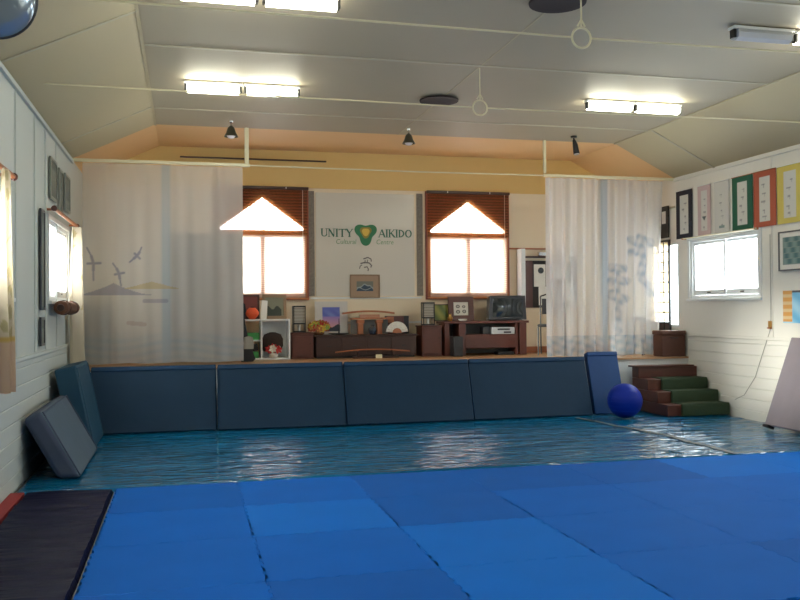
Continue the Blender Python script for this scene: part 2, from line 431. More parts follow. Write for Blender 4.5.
# purple folding mat with its red edge, at the left wall
def wavy_slab(name, x0, x1, y0, y1, ztop, zbot, m, hf, nx=40, ny=120, parent=None, slant=0):
    bm = B(); vs = []
    for j in range(ny+1):
        row = []
        for i in range(nx+1):
            u, v = i/nx, j/ny
            e = min(u, 1-u)*nx; e2 = min(v, 1-v)*ny
            fl = min(1, e/1.0)*min(1, e2/1.0)
            z = zbot + (ztop - zbot + hf(x0+(x1-x0)*u, y0+(y1-y0)*v))*fl
            row.append(bm.verts.new((x0+(x1-x0)*u + slant*v, y0+(y1-y0)*v, z)))
        vs.append(row)
    for j in range(ny):
        for i in range(nx): bm.faces.new((vs[j][i], vs[j][i+1], vs[j+1][i+1], vs[j+1][i]))
    b4 = [bm.verts.new((p[0], p[1], zbot-.001)) for p in ((x0,y0),(x1,y0),(x1+slant,y1),(x0+slant,y1))]
    bm.faces.new(b4[::-1])
    return obj(name, bm, m, parent, smooth=True)
def mat_wr(x, y): return .004*math.sin(y*31+math.sin(x*5)*1.2) + .003*math.sin(y*57+x*9) + .006*math.sin(y*8.1-x*2)
pm = wavy_slab('folding_mat', -1.245, -.575, 2.8, 7.51, .012, ZF+.002, mat('purple_vinyl', (.004,.005,.030,1), .45, spec=.07, var=.3, vscale=3, bump=.5, bscale=6, stretch=(.35,3,1)), mat_wr)
tag(pm, 'dark purple vinyl folding mat with creases, on floor along left wall', 'mat')
ro = bx('edge_mat', M['red'], None, -1.362, -1.255, 2.8, 7.51, ZF+.001, .006, .003)
tag(ro, 'narrow red mat strip between left wall and purple mat', 'mat')

# turquoise plastic sheet
def tarp_mat():
    m = mat('turquoise_plastic_sheet', (.001,.115,.26,1), .06, var=.3, vscale=1.3, stretch=(.5,1.4,1), spec=.6)
    nt = m.node_tree; N = nt.nodes; L = nt.links; b = N['Principled BSDF']
    tc = N.new('ShaderNodeTexCoord'); hs = []
    for sc, st_, rz in ((1.5, (.5, 3.0, 1), .10), (4.2, (.35, 2.4, 1), -.18)):
        mp = N.new('ShaderNodeMapping'); mp.inputs['Scale'].default_value = st_; mp.inputs['Rotation'].default_value = (0, 0, rz)
        n = N.new('ShaderNodeTexNoise'); n.inputs['Scale'].default_value = sc; n.inputs['Detail'].default_value = 1.5; n.inputs['Distortion'].default_value = 1.2
        L.new(tc.outputs['Object'], mp.inputs[0]); L.new(mp.outputs[0], n.inputs[0]); hs.append(n)
    rd = []
    for n in hs:      # ridged noise: flat facets between sharp creases
        s_ = N.new('ShaderNodeMath'); s_.operation = 'SUBTRACT'; s_.inputs[1].default_value = .5; L.new(n.outputs[0], s_.inputs[0])
        a_ = N.new('ShaderNodeMath'); a_.operation = 'ABSOLUTE'; L.new(s_.outputs[0], a_.inputs[0]); rd.append(a_)
    ad = N.new('ShaderNodeMath'); ad.operation = 'MULTIPLY_ADD'; ad.inputs[1].default_value = 1.6; L.new(rd[0].outputs[0], ad.inputs[0]); L.new(rd[1].outputs[0], ad.inputs[2])
    bp = N.new('ShaderNodeBump'); bp.inputs['Strength'].default_value = .55; bp.inputs['Distance'].default_value = .07
    L.new(ad.outputs[0], bp.inputs['Height']); L.new(bp.outputs[0], b.inputs['Normal'])
    return m
def tarp_h(x, y):
    return .0035*math.sin(y*9+x*.9+math.sin(x*1.7)) + .002*math.sin(y*23-x*1.9+2*math.sin(x*.8)) + .002*math.sin(x*3+y*4)
tp = wavy_slab('plastic_sheet', XL+.03, XR-.03, 7.515, SY-.01, .004, ZF+.002, tarp_mat(), tarp_h, 200, 120)
tag(tp, 'crinkled shiny turquoise plastic sheet over floor in front of the stage', 'plastic sheet')
bm = B()
prev = None
for k in range(41):
    t = k/40; y = 10.55+(7.53-10.55)*t; x = 4.98+.26*min(1, t*1.7)
    a = bm.verts.new((x-.035, y, .013+tarp_h(x, y))); b_ = bm.verts.new((x+.035, y, .013+tarp_h(x, y)))
    if prev: bm.faces.new((prev[0], prev[1], b_, a))
    prev = (a, b_)
o = obj('duct_tape', bm, mat('grey_tape', (.085,.10,.10,1), .5)); o.modifiers.new('t', 'SOLIDIFY').thickness = .002
tag(o, 'grey tape strip stuck along a seam of the turquoise plastic sheet', 'tape')

# ---------------------------------------------------------------- crash mats leaning on the stage
def pad(name, w, h, t, mface, mside, label, group, loc, rot, flap=True, parent=None):
    root = thing(name, label, 'crash mat', loc, 0, group); root.rotation_euler = rot
    bm = B(); prism(bm, [(0, 0), (t, t*math.tan(-rot[0])), (t, h), (0, h)], 0, -w/2, w/2); obj('cover', bm, mface, root, .018)
    if flap:
        bm = B(); box(bm, -w/2+.004, w/2-.004, -.012, t+.006, h-.052, h+.010); obj('top_flap', bm, mside, root, .012)
        bm = B(); tube(bm, [(-w/2+.004, -.004, .02), (-w/2+.004, -.004, h-.06)], .007, 6); obj('piping', bm, mside, root)
    return root
sx = [-1.10, .375, 1.95, 3.62, 5.30]
labs = ['dark blue crash mat against stage front, below the birds on left curtain',
        'dark blue crash mat against stage front, below white shelf of flowers',
        'dark blue crash mat against stage front, below fan and long brown sideboard',
        'dark blue crash mat against stage front, below the television table']
lean = math.atan2(.34, .80)
for k in range(4):
    w = sx[k+1]-sx[k]-.012
    pad('crash_mat', w, .81, .13, M['teal_mat'], M['teal_top'], labs[k], 'blue crash mats leaning on the stage front', ((sx[k]+sx[k+1])/2, 10.68+(.02, -.02, -.02, .0)[k], .012), (-.33, 0, 0))
pad('crash_mat', .46, .86, .10, M['blue_vinyl'], M['blue_vinyl'], 'narrow brighter blue crash mat end beside the exercise ball', 'blue crash mats leaning on the stage front', (5.575, 10.73, .014), (-.30, 0, 0))
# teal mat leaning on the left wall
def wall_pad(name, y0, y1, xf, zlen, t, ang, mats, label, bev=.03):
    root = thing(name, label, 'crash mat', (xf, (y0+y1)/2, .012)); root.rotation_euler = (0, ang, 0)
    w = y1-y0
    bm = B(); prism(bm, [(0, 0), (-t, t*math.tan(-ang)), (-t, zlen), (0, zlen)], 1, -w/2, w/2)
    bm.faces.ensure_lookup_table()
    for f in bm.faces:
        if f.normal.length == 0: f.normal_update()
    bm.normal_update()
    for f in bm.faces: f.material_index = 1 if abs(f.normal.y) > .7 or f.normal.x < -.7 or f.normal.z > .7 else 0
    obj('cover', bm, mats, root, bev, seg=4)
    bm = B(); tube(bm, [(.002, -w/2+.012, .03), (.002, -w/2+.012, zlen-.03), (.002, w/2-.012, zlen-.03), (.002, w/2-.012, .03)], .006, 6); obj('piping', bm, mats[1], root)
    return root
wall_pad('crash_mat', 9.56, 10.60, -.92, .90, .22, -.20, [M['teal_blue'], M['teal_blue']], 'deep teal crash mat leaning on left wall behind the grey block mat', .02)
wall_pad('block_mat', 7.96, 9.50, -.87, .69, .175, -.50, [M['grey_canvas'], M['grey_side']], 'thick slate grey block mat tipped against left wall at the sheet corner', .05)

# ---------------------------------------------------------------- steps
st = thing('stage_steps', 'brown wooden stage steps with three dark green carpeted treads, by right wall', 'steps', (6.3, 10.27, .012))
W_ = XR-.03-6.3
R_, G_ = .155, .25
for k in range(4):
    bx('step_box', M['brown'], st, -.15, W_, k*G_, .93, k*R_*.97, (k+1)*R_*.97-.002, .006)
for k in range(3):
    z = (k+1)*R_*.97
    bm = B()
    prof = [(k*G_-.045, z-.148), (k*G_-.045, z-.02), (k*G_-.03, z+.012), ((k+1)*G_-.004, z+.012), ((k+1)*G_-.004, z+.001), (k*G_-.001, z+.001), (k*G_-.001, z-.148)]
    prism(bm, prof, 0, .045, W_-.02); obj('carpet_tread', bm, M['green'], st, .008)
bx('top_tread', M['brown'], st, -.21, W_-.06, 3*G_-.03, .935, 4*R_*.97, 4*R_*.97+.022, .006)


# ball
bm = B(); bmesh.ops.create_uvsphere(bm, u_segments=48, v_segments=24, radius=.225)
o = obj('exercise_ball', bm, M['ball'], smooth=True); o.location = (5.565, 10.33, .237)
tag(o, 'round blue rubber exercise ball on the sheet beside the steps', 'ball')
bm = B()
for z in (-.12, -.06, 0, .06, .12):
    r = math.sqrt(.2255**2-z*z); tube(bm, [(r*math.cos(a*2*PI/48), r*math.sin(a*2*PI/48), z) for a in range(48)], .0016, 5, closed=True)
obj('grip_ribs', bm, M['ball'], o, smooth=True)

# grey board leaning at the right edge
bd = thing('leaning_board', 'tall mauve grey padded board leaning on right wall at frame edge', 'board', (6.60, 8.15, .036)); bd.rotation_euler = (0, .36, 0)
bx('panel', mat('mauve_grey_vinyl', (.27,.235,.27,1), .6, var=.08), bd, 0, .06, -.78, .78, .03, 1.12, .012)
for y in (-.74, .68): bx('rubber_foot', M['black'], bd, -.02, .07, y, y+.10, -.0, .035, .006)
# ---------------------------------------------------------------- wicker trunk on the stage
t = thing('wicker_trunk', 'brown wicker trunk with lid at stage corner above the steps', 'trunk', (6.87, 11.415, SZ+.002))
bx('body', M['wicker'], t, -.19, .19, -.125, .125, 0, .31, .012); bx('lid', M['wicker'], t, -.2, .2, -.135, .135, .312, .375, .014)
bm = B(); tube(bm, [(-.06, -.126, .28), (-.05, -.145, .27), (.05, -.145, .27), (.06, -.126, .28)], .008, 6); obj('handle', bm, M['dark'], t)

# ---------------------------------------------------------------- curtain rail, stage curtains
rail = thing('curtain_rail', 'cream curtain rail across the stage opening on two ceiling posts', 'curtain rail', (0, 11.6, 0))
bm = B(); box(bm, XL+.004, .84, -.02, .02, 3.345, 3.385); obj('rail', bm, M['rod'], rail, .004)
bm = B(); box(bm, 5.0, XR-.004, -.02, .02, 3.335, 3.375); obj('rail', bm, M['rod'], rail, .004)
bm = B(); tube(bm, [(.84, 0, 3.365), (3, 0, 3.35), (5.0, 0, 3.355)], .010, 8); obj('wire', bm, M['rod'], rail)
for x in (.80, 5.02): bx('post', M['rod'], rail, x-(.028 if x < 2 else .018), x+(.028 if x < 2 else .018), -.022, .022, 3.386, ZC-.002, .004)
def curtain(name, x0, x1, z0, z1, y, folds, amp, fn, m, label, cat, rng=0, nx=220, nz=150, xax=True, group=None, pinch=None, taper=0):
    """hanging cloth with folds; runs along X (or along Y when xax is False)"""
    r = random.Random(rng); ph = [r.random()*6 for _ in range(6)]
    bm = B(); vs = []
    for j in range(nz+1):
        v = j/nz; row = []
        for i in range(nx+1):
            u = i/nx
            a = amp*(.55+.45*(1-v))
            d = a*(math.sin(u*folds*2*PI+ph[0]+.6*math.sin(u*5+ph[1])) + .45*math.sin(u*folds*3.3*PI+ph[2]+v*.8)+.2*math.sin(v*5+u*6+ph[3]))
            uu = u
            if pinch: uu = .5+(u-.5)*pinch(v)
            uu = u*(1-taper*(1-v)) if taper else uu
            a_ = x0+(x1-x0)*uu
            z = z0+(z1-z0)*v + (.006*math.sin(u*17+ph[4]) if j == 0 else 0)
            row.append(bm.verts.new((a_, y+d, z) if xax else (y+d, a_, z)))
        vs.append(row)
    for j in range(nz):
        for i in range(nx): bm.faces.new((vs[j][i], vs[j][i+1], vs[j+1][i+1], vs[j+1][i]))
    o = obj(name, bm, m, smooth=True)
    paint(o.data, lambda p: fn((((p.x if xax else p.y)-x0)/(x1-x0)), (p.z-z0)/(z1-z0)))
    return tag(o, label, cat, group)
def mixc(a, b, t): return tuple(a[i]*(1-t)+b[i]*t for i in range(3))+(1,)
def near(u, v, p, q, w):
    """1 on the segment p-q, falling to 0 at distance w"""
    px, py = u-p[0], v-p[1]; dx, dy = q[0]-p[0], q[1]-p[1]; L2 = dx*dx+dy*dy or 1
    t = max(0, min(1, (px*dx+py*dy)/L2)); d = math.hypot(px-t*dx, py-t*dy)
    return max(0, min(1, (1-d/w)*2))
# left curtain, metres: width 2.0, height 2.55
LC_W, LC_H = 2.0, 2.56
def left_fn(u, v):
    x, z = u*LC_W, v*LC_H
    col = (.74,.72,.69,1); blue = (.50,.62,.72,1); ink = (.22,.24,.38,1)
    t = max(0, 1-abs(x-1.02)/.075); col = mixc(col, blue, min(1, t*2)*.85)
    if z < .42: col = mixc(col, blue, .65*min(1, (.42-z)/.15)*(.75+.25*math.sin(z*60+3*math.sin(x*4))))
    s = 0
    for bx_, bz, sc, an in ((.13, 1.28, .21, 1.75), (.44, 1.15, .15, 1.9), (.66, 1.38, .12, .9)):
        ca, sa = math.cos(an), math.sin(an)
        p = lambda a, b: (bx_+(a*ca-b*sa)*sc, bz+(a*sa+b*ca)*sc)
        s = max(s, near(x, z, p(-1, .18), p(-.4, .08), .014), near(x, z, p(-.4, .08), p(0, 0), .024), near(x, z, p(0, 0), p(.45, .04), .024), near(x, z, p(.45, .04), p(1, .2), .014), near(x, z, p(-.05, -.40), p(.05, .34), .020))
    col = mixc(col, ink, s*.75)
    m1 = max(0, 1-abs(x-.37)/.46)
    hgt = .88+.15*m1**1.5
    if m1 > 0 and .87 < z < hgt: col = mixc(col, ink, .6)
    m2 = max(0, 1-abs(x-.84)/.34)
    if .96 < z < .96+.09*m2: col = mixc(col, (.62,.52,.26,1), .7)
    if near(x, z, (.75, .80), (1.02, .80), .03) > .2: col = mixc(col, ink, .45)
    if near(x, z, (.55, .52), (.75, .50), .03) > .2: col = mixc(col, (.4,.25,.2,1), .35)
    return col
def right_fn(u, v):
    x, z = u*2.0, v*2.56
    col = (.84,.87,.91,1); blue = (.42,.58,.76,1); ink = (.20,.36,.62,1)
    t = max(0, 1-abs(x-.98)/.09); col = mixc(col, blue, min(1, t*2)*.9)
    if z < .30: col = mixc(col, blue, .85*(.62+.38*math.sin(x*23+z*9)*math.sin(z*48+2*math.sin(x*7))))
    s = 0
    for p, q in (((1.42, 1.68), (1.60, 1.60)), ((1.60, 1.60), (1.66, 1.40)), ((1.66, 1.40), (1.60, 1.15)), ((1.60, 1.15), (1.80, .9)), ((1.45, 1.5), (1.62, 1.52)), ((1.58, 1.72), (1.78, 1.64)),
                 ((1.18, 1.2), (1.20, .35)), ((1.10, 1.27), (1.32, 1.26)), ((1.08, 1.08), (1.36, 1.08)), ((1.1, .86), (1.34, .82)), ((1.1, .9), (1.22, .76))):
        s = max(s, near(x, z, p, q, .085))
    s *= .62+.38*math.sin(x*31+z*9)*math.sin(z*37+2*math.sin(x*14))
    return mixc(col, ink, max(0, s)*.65)
SHEER_L = sheer_mat('sheer_curtain_left', (.7,.7,.7,1), .42, .45, attr=True)
SHEER_R = sheer_mat('sheer_curtain_right', (.7,.7,.7,1), .32, .62, attr=True)
curtain('stage_curtain', -1.25, .745, SZ+.05, 3.335, 11.6, 7, .012, left_fn, SHEER_L, 'sheer pale stage curtain on the left, printed with birds and hills', 'curtain', 3, 200, 256, group='sheer stage curtains')
curtain('stage_curtain', 5.03, 6.90, SZ+.02, 3.325, 11.6, 11, .030, right_fn, SHEER_R, 'sheer white stage curtain on the right, printed with blue trees', 'curtain', 9, 200, 256, group='sheer stage curtains', taper=.05)

# ---------------------------------------------------------------- tie rods, ceiling discs, lamps
for k, (y, lab) in enumerate(((5.91, 'cream steel tie rod with centre ring, the nearer one'), (8.19, 'cream steel tie rod with centre ring, the farther one'))):
    t = thing('tie_rod', lab+', under ceiling', 'tie rod', (2.86, y, 3.45), 0, 'tie rods across the hall')
    for s, xe in ((-1, XL+.002), (1, XR-.002)):
        bm = B(); tube(bm, [(s*.085, 0, 0), ((xe-2.86)*.5, 0, .012), (xe-2.86, 0, .02)], .008, 8); obj('rod', bm, M['rod'], t, smooth=True)
    bm = B(); tube(bm, [(.075*math.cos(a*2*PI/28), 0, .075*math.sin(a*2*PI/28)) for a in range(28)], .009, 8, closed=True); obj('ring', bm, M['rod'], t, smooth=True)
    bm = B(); tube(bm, [(0, 0, .087), (0, 0, ZC-3.45-.016)], .007, 8); obj('hanger', bm, M['rod'], t, smooth=True)
    bm = B(); tube(bm, [(-.03, 0, .085), (0, 0, .14), (.03, 0, .085)], .008, 6); obj('clevis', bm, M['rod'], t)
for y, lab in ((6.28, 'dark round ceiling vent cut by the top frame edge'), (9.55, 'dark round ceiling vent beyond the farther tie rod ring')):
    bm = B(); lathe(bm, [(0, -.010), (.17, -.012), (.205, -.018), (.222, -.016), (.225, -.001), (0, -.001)], 0, 0, 0, 40)
    o = obj('ceiling_vent', bm, mat('dark_vent', (.030,.018,.018,1), .8), smooth=True); o.location = (2.84, y, ZC-.014)
    tag(o, lab, 'vent', 'round ceiling vents')
def fluo(xc, y, lit, label):
    t = thing('fluorescent_light', label, 'ceiling light', (xc, y, ZC), 0, 'fluorescent ceiling lights')
    bx('housing', M['white'], t, -.30, .30, -.05, .05, -.035, -.009, .006)
    bm = B(); prof = [(-.05, -.036), (-.065, -.07), (-.055, -.11), (0, -.128), (.055, -.11), (.065, -.07), (.05, -.036)]
    prism(bm, prof, 0, -.265, .265)  # tube section widened, its bloom is built into the shape
    m = mat('lit_tube', (1, .98, .80, 1), .4, emit=TUBE) if lit else mat('unlit_tube', (.5,.52,.56,1), .3)
    obj('bloom_wide_tube', bm, m, t)
    for s in (-1, 1): bx('lamp_holder', M['iron'], t, min(s*.268, s*.295), max(s*.268, s*.295), -.03, .03, -.11, -.037, .003)
LT = [(.30, 9.33, 1, 'lit fluorescent light, left tube of the far left ceiling pair'), (.915, 9.33, 1, 'lit fluorescent light, right tube of the far left ceiling pair'),
      (4.80, 9.20, 1, 'lit fluorescent light, left tube of the far right ceiling pair'), (5.42, 9.20, 1, 'lit fluorescent light, right tube of the far right ceiling pair'),
      (4.85, 6.52, 0, 'unlit grey fluorescent light near the upper right frame corner'), (5.47, 6.52, 1, 'lit fluorescent light cut by the right frame edge'),
      (.25, 6.56, 1, 'lit fluorescent light at top frame edge, its left tube'), (.87, 6.56, 1, 'lit fluorescent light at top frame edge, its right tube'),
      (.25, 3.2, 1, 'lit fluorescent light behind the camera, outer one on the left side'), (.87, 3.2, 1, 'lit fluorescent light behind the camera, inner one on the left side'),
      (4.85, 3.2, 1, 'lit fluorescent light behind the camera, inner one on the right side'), (5.47, 3.2, 1, 'lit fluorescent light behind the camera, outer one on the right side')]
for i, (x, y, lit, lab) in enumerate(LT):
    fluo(x, y, lit, lab or 'fluorescent light on the ceiling behind the camera, outside the frame')
# stage spotlights
for x, lab in ((.58, 'small bell shaped spotlight hanging from ceiling, above the left curtain'), (2.91, 'small bell shaped spotlight hanging from ceiling, above the painted sign')):
    t = thing('stage_spotlight', lab, 'spotlight', (x, 11.22, ZC-.001), .2, 'bell shaped stage spotlights')
    bm = B(); lathe(bm, [(0, 0), (.035, 0), (.03, -.02), (.012, -.03), (.012, -.07), (0, -.07)], seg=16); obj('mount', bm, M['chrome'], t, smooth=True)
    bm = B(); lathe(bm, [(.012, -.06), (.04, -.085), (.05, -.11), (.062, -.15), (.09, -.20), (.084, -.20), (.055, -.15), (.04, -.11), (0, -.09)], seg=24); obj('shade', bm, mat('olive_metal', (.09,.085,.06,1), .35, metal=.5), t, smooth=True)
    bm = B(); lathe(bm, [(0, -.225), (.035, -.218), (.055, -.195), (.05, -.16), (0, -.12)], seg=20); obj('bulb', bm, mat('frosted_bulb', (.75,.72,.78,1), .15), t, smooth=True)
t = thing('stage_spotlight', 'slim black cylinder spotlight hanging from ceiling, above the right curtain', 'spotlight', (5.30, 11.22, ZC-.001))
bm = B(); lathe(bm, [(0, 0), (.045, 0), (.045, -.025), (.012, -.03), (.012, -.06), (0, -.06)], seg=16); obj('mount', bm, M['black'], t, smooth=True)
bm = B(); tube(bm, [(0, 0, -.05), (.02, 0, -.12), (.035, -.01, -.25)], [.02, .036, .044], 16); obj('body', bm, M['black'], t, smooth=True)
bm = B(); tube(bm, [(.035, -.01, -.251), (.036, -.011, -.262)], .036, 16); obj('lens', bm, mat('frosted_bulb', (.75,.72,.78,1), .15), t, smooth=True)

# convex mirror at the upper left corner
mc = Vector((-1.035, 5.3, 3.235)); cdir = (Vector((.6, 1.4, 1.75))-mc).normalized()
t = thing('convex_mirror', 'round convex mirror with black rim at top left frame corner', 'mirror', mc); t.rotation_euler = cdir.to_track_quat('Z', 'Y').to_euler()
bm = B(); prof = [(0, .075)] + [(.222*math.sin(a*PI/2/10), .075*math.cos(a*PI/2/10)) for a in range(1, 11)]
lathe(bm, prof, seg=48); obj('mirror_dome', bm, mat('mirror_glass', (.30,.36,.42,1), .12, metal=.55), t, smooth=True)
bm = B(); tube(bm, [(.224*math.cos(a*2*PI/48), .224*math.sin(a*2*PI/48), 0) for a in range(48)], .011, 8, closed=True); obj('rim', bm, M['black'], t, smooth=True)
bm = B(); lathe(bm, [(0, -.03), (.20, -.02), (.215, -.005), (0, -.004)], seg=40); obj('backing', bm, M['black'], t, smooth=True)
bm = B(); q = t.rotation_euler.to_matrix().inverted(); wp = Vector((XL+.004, 5.12, 3.28)); tube(bm, [(0, 0, -.02), tuple(q @ (wp-mc))], .012, 8); obj('bracket', bm, M['iron'], t)

# ---------------------------------------------------------------- back wall: blinds, sign, pictures
BL = sheer_mat('bamboo_blind', (.42,.16,.05,1), .62, .65, wave=7)
BL2 = sheer_mat('pale_blind', (.58,.42,.33,1), .22, .6, wave=10)
for xc, lab in ((1.13, 'brown slatted blind with pull cord over the gabled window behind left curtain edge'), (4.36, 'brown slatted blind with pull cord over the gabled window above the television')):
    t = thing('bamboo_blind', lab, 'blind', (xc, YB-.075, 0), 0, 'slatted blinds over the gabled windows')
    bm = B(); box(bm, -.675, .675, -.002, .002, 2.575, 3.26); obj('slats', bm, BL, t)
    bm = B(); box(bm, -.635, .635, -.002, .002, 1.64, 2.573); obj('slats', bm, BL2, t)
    bx('head_rail', M['dark'], t, -.69, .69, -.02, .022, 3.262, 3.305, .006)
    bx('bottom_rail', M['winwood'], t, -.68, .68, -.012, .012, 1.61, 1.638, .004)
    for x in (-.35, .35): bx('rail_clip', M['white'], t, x-.006, x+.006, -.028, -.021, 3.27, 3.30)
    bm = B(); tube(bm, [(.6, -.012, 3.26), (.6, -.012, 2.2)], .003, 6); obj('pull_cord', bm, M['paper'], t)
# the painted sign
sg = thing('wall_sign', 'tall white sign sheet lettered UNITY AIKIDO around a green emblem, between the windows', 'sign', (2.71, YB-.004, 1.66))
SW, SH = 1.55, 1.58
bx('sheet', mat('white_sign_sheet', (.60,.565,.50,1), .22, var=.02, vscale=2), sg, -SW/2, SW/2, -.012, -.001, 0, SH, .002)
INK = mat('green_lettering', (.035,.13,.085,1), .5); PALE = mat('pale_green_lettering', (.16,.30,.16,1), .5)
def letter(ch, bm, x, z, h, w, y0, y1):
    T, t_ = .19*h, .09*h       # thick and thin strokes
    def st_(p, q, wd):
        a = Vector((x+p[0]*w, z+p[1]*h)); b = Vector((x+q[0]*w, z+q[1]*h)); d = (b-a).normalized(); n_ = Vector((-d.y, d.x))*wd/2
        prism(bm, [tuple(a+n_), tuple(b+n_), tuple(b-n_), tuple(a-n_)], 1, y0, y1)
    def serif(px, pz, wd=.34):
        box(bm, x+px*w-wd*h/2, x+px*w+wd*h/2, y0, y1, z+pz*h-.03*h, z+pz*h+.03*h)
    def arc(cx, cz, rx, rz, a0, a1, wmax, wmin, n=14):
        pin, pout = [], []
        for k in range(n+1):
            a = a0+(a1-a0)*k/n; ca, sa = math.cos(a), math.sin(a); wd = (wmin+(wmax-wmin)*abs(ca))/2
            pout.append((x+cx*w+(rx*w+wd)*ca, z+cz*h+(rz*h+wd)*sa)); pin.append((x+cx*w+(rx*w-wd)*ca, z+cz*h+(rz*h-wd)*sa))
        for k in range(n): prism(bm, [pin[k], pin[k+1], pout[k+1], pout[k]], 1, y0, y1)
    if ch == 'I': st_((.5, 0), (.5, 1), T); serif(.5, 0); serif(.5, 1)
    if ch == 'U': st_((.18, .3), (.18, 1), T); st_((.85, .3), (.85, 1), t_); arc(.515, .3, .335, .26, PI, 2*PI, T*.8, t_); serif(.18, 1); serif(.85, 1)
    if ch == 'N': st_((.15, 0), (.15, 1), t_); st_((.15, 1), (.85, 0), T); st_((.85, 0), (.85, 1), t_); serif(.15, 0); serif(.12, 1, .24); serif(.85, 1)
    if ch == 'T': st_((.5, 0), (.5, 1), T); st_((.02, .96), (.98, .96), t_); st_((.04, .80), (.04, .98), t_); st_((.96, .80), (.96, .98), t_); serif(.5, 0)
    if ch == 'Y': st_((.5, 0), (.5, .48), T); st_((.5, .46), (.08, 1), T); st_((.5, .46), (.92, 1), t_); serif(.5, 0); serif(.08, 1, .28); serif(.92, 1, .28)
    if ch == 'A': st_((.08, 0), (.5, 1), t_); st_((.92, 0), (.5, 1), T); st_((.22, .34), (.78, .34), t_); serif(.08, 0, .26); serif(.92, 0, .28)
    if ch == 'K': st_((.18, 0), (.18, 1), T); st_((.22, .42), (.85, 1), t_); st_((.38, .56), (.92, 0), T); serif(.18, 0); serif(.18, 1); serif(.85, 1, .22); serif(.92, 0, .22)
    if ch == 'D': st_((.18, 0), (.18, 1), T); arc(.2, .5, .6, .45, -PI/2, PI/2, T, t_); st_((.05, .96), (.25, .96), t_); st_((.05, .04), (.25, .04), t_)
    if ch == 'O': arc(.5, .5, .40, .46, 0, 2*PI, T, t_, 24)
def word(txt, x0, z0, h, adv):
    for ch in txt:
        w = h*(.42 if ch == 'I' else .92)
        bm = B(); letter(ch, bm, x0, z0, h, w, -.0165, -.0125); obj('letter', bm, INK, sg)
        x0 += w+adv
    return x0
word('UNITY', -.70, .91, .118, .004); word('AIKIDO', .20, .91, .118, .000)
def blob(cx, cz, R0, amp, y0, y1, m, nm='emblem', rot=-PI/2, n=72):
    bm = B(); prism(bm, [(cx+(R0+amp*math.cos(3*(a-rot)))*math.cos(a), cz+(R0+amp*math.cos(3*(a-rot)))*math.sin(a)) for a in [2*PI*k/n for k in range(n)]], 1, y0, y1)
    return obj(nm, bm, m, sg)
blob(0, .965, .155, .037, -.0165, -.0125, mat('emblem_green', (.02,.17,.07,1), .45))
blob(-.0, .985, .085, .014, -.019, -.0166, mat('emblem_brown', (.25,.20,.03,1), .45))
blob(-.0, .985, .058, .006, -.021, -.0191, mat('emblem_gold', (.62,.42,.06,1), .45))
def text_part(txt, size, loc, m, parent, nm='lettering', sx=1):
    cu = bpy.data.curves.new('tmp', 'FONT'); cu.body = txt; cu.size = size; cu.extrude = .001; cu.shear = .15
    to = bpy.data.objects.new('tmp', cu); COL.objects.link(to)
    dg = bpy.context.evaluated_depsgraph_get(); me = bpy.data.meshes.new_from_object(to.evaluated_get(dg)); bpy.data.objects.remove(to)
    me.name = nm; me.materials.clear(); me.materials.append(m)
    o = bpy.data.objects.new(nm, me); COL.objects.link(o); o.parent = parent; o.location = loc; o.rotation_euler = (PI/2, 0, 0); o.scale = (sx, 1, 1)
    return o
text_part('Cultural', .105, (-.47, -.0145, .80), PALE, sg, sx=.92); text_part('Centre', .105, (.16, -.0145, .80), PALE, sg, sx=.92)
bm = B()      # brushed character below the emblem
for pts, r in (([(-.04, .57), (.03, .595), (.08, .57), (.085, .53)], .009), ([(-.085, .50), (-.02, .515), (.05, .51), (.09, .47), (.075, .44)], .010), ([(-.10, .42), (-.09, .46), (-.06, .48)], .007),
               ([(-.03, .44), (.02, .45), (.04, .41), (.03, .385)], .009), ([(-.01, .55), (-.02, .50)], .007), ([(.03, .56), (.02, .52)], .006)):
    tube(bm, [(x, -.0135, z) for x, z in pts], r, 6)
for v in bm.verts: v.co.y = -.0135+(v.co.y+.0135)*.15
obj('brush_character', bm, mat('grey_brush_ink', (.14,.12,.12,1), .6), sg)
for x, lab in ((1.865, 'narrow grey patterned fabric strip left of the white sign'), (3.575, 'narrow grey patterned fabric strip right of the white sign')):
    o = bx('fabric_strip', mat('grey_pattern_fabric', (.20,.175,.145,1), .8, var=.5, vscale=45), None, -.05, .05, -.008, 0, 0, 1.6, .002); o.location = (x, YB-.003, 1.66)
    tag(o, lab, 'hanging strip', 'patterned fabric strips flanking the sign')
def framed(name, label, cat, w, h, fw, fd, fmat, fn, loc, rz=0, tilt=0, nx=40, ny=40, glass=False, group=None, matw=0, matm=None):
    t = thing(name, label, cat, loc, 0, group); t.rotation_euler = (tilt, 0, rz)
    obj('frame', frame_bm(w, h, fw, fd), fmat, t, .002)
    bx('backing', matm or M['paper'], t, -w/2+fw*.5, w/2-fw*.5, fd*.6, fd*.95, fw*.5, h-fw*.5)
    picture('print', w-2*fw-2*matw, h-2*fw-2*matw, nx, ny, fn, M['pr'], t, (0, fd*.5, fw+matw))
    return t
def wave_fn(u, v):
    sky = (.16,.17,.14,1); b1 = (.03,.06,.10,1); w_ = (.28,.33,.33,1)
    h1 = .35+.3*math.sin(u*4-.6)+.06*math.sin(u*17); col = sky
    if v < h1: col = b1
    if abs(v-h1) < .06: col = w_
    if abs(v-.25-.12*math.sin(u*7+1)) < .035: col = w_
    return col
framed('framed_picture', 'square framed blue water picture in a wide tan mount, below the sign character', 'picture', .47, .36, .02, .02, mat('tan_frame', (.26,.17,.10,1), .5), wave_fn, (2.69, YB-.040, 1.63), matw=.085, matm=mat('tan_mount', (.33,.225,.15,1), .7))

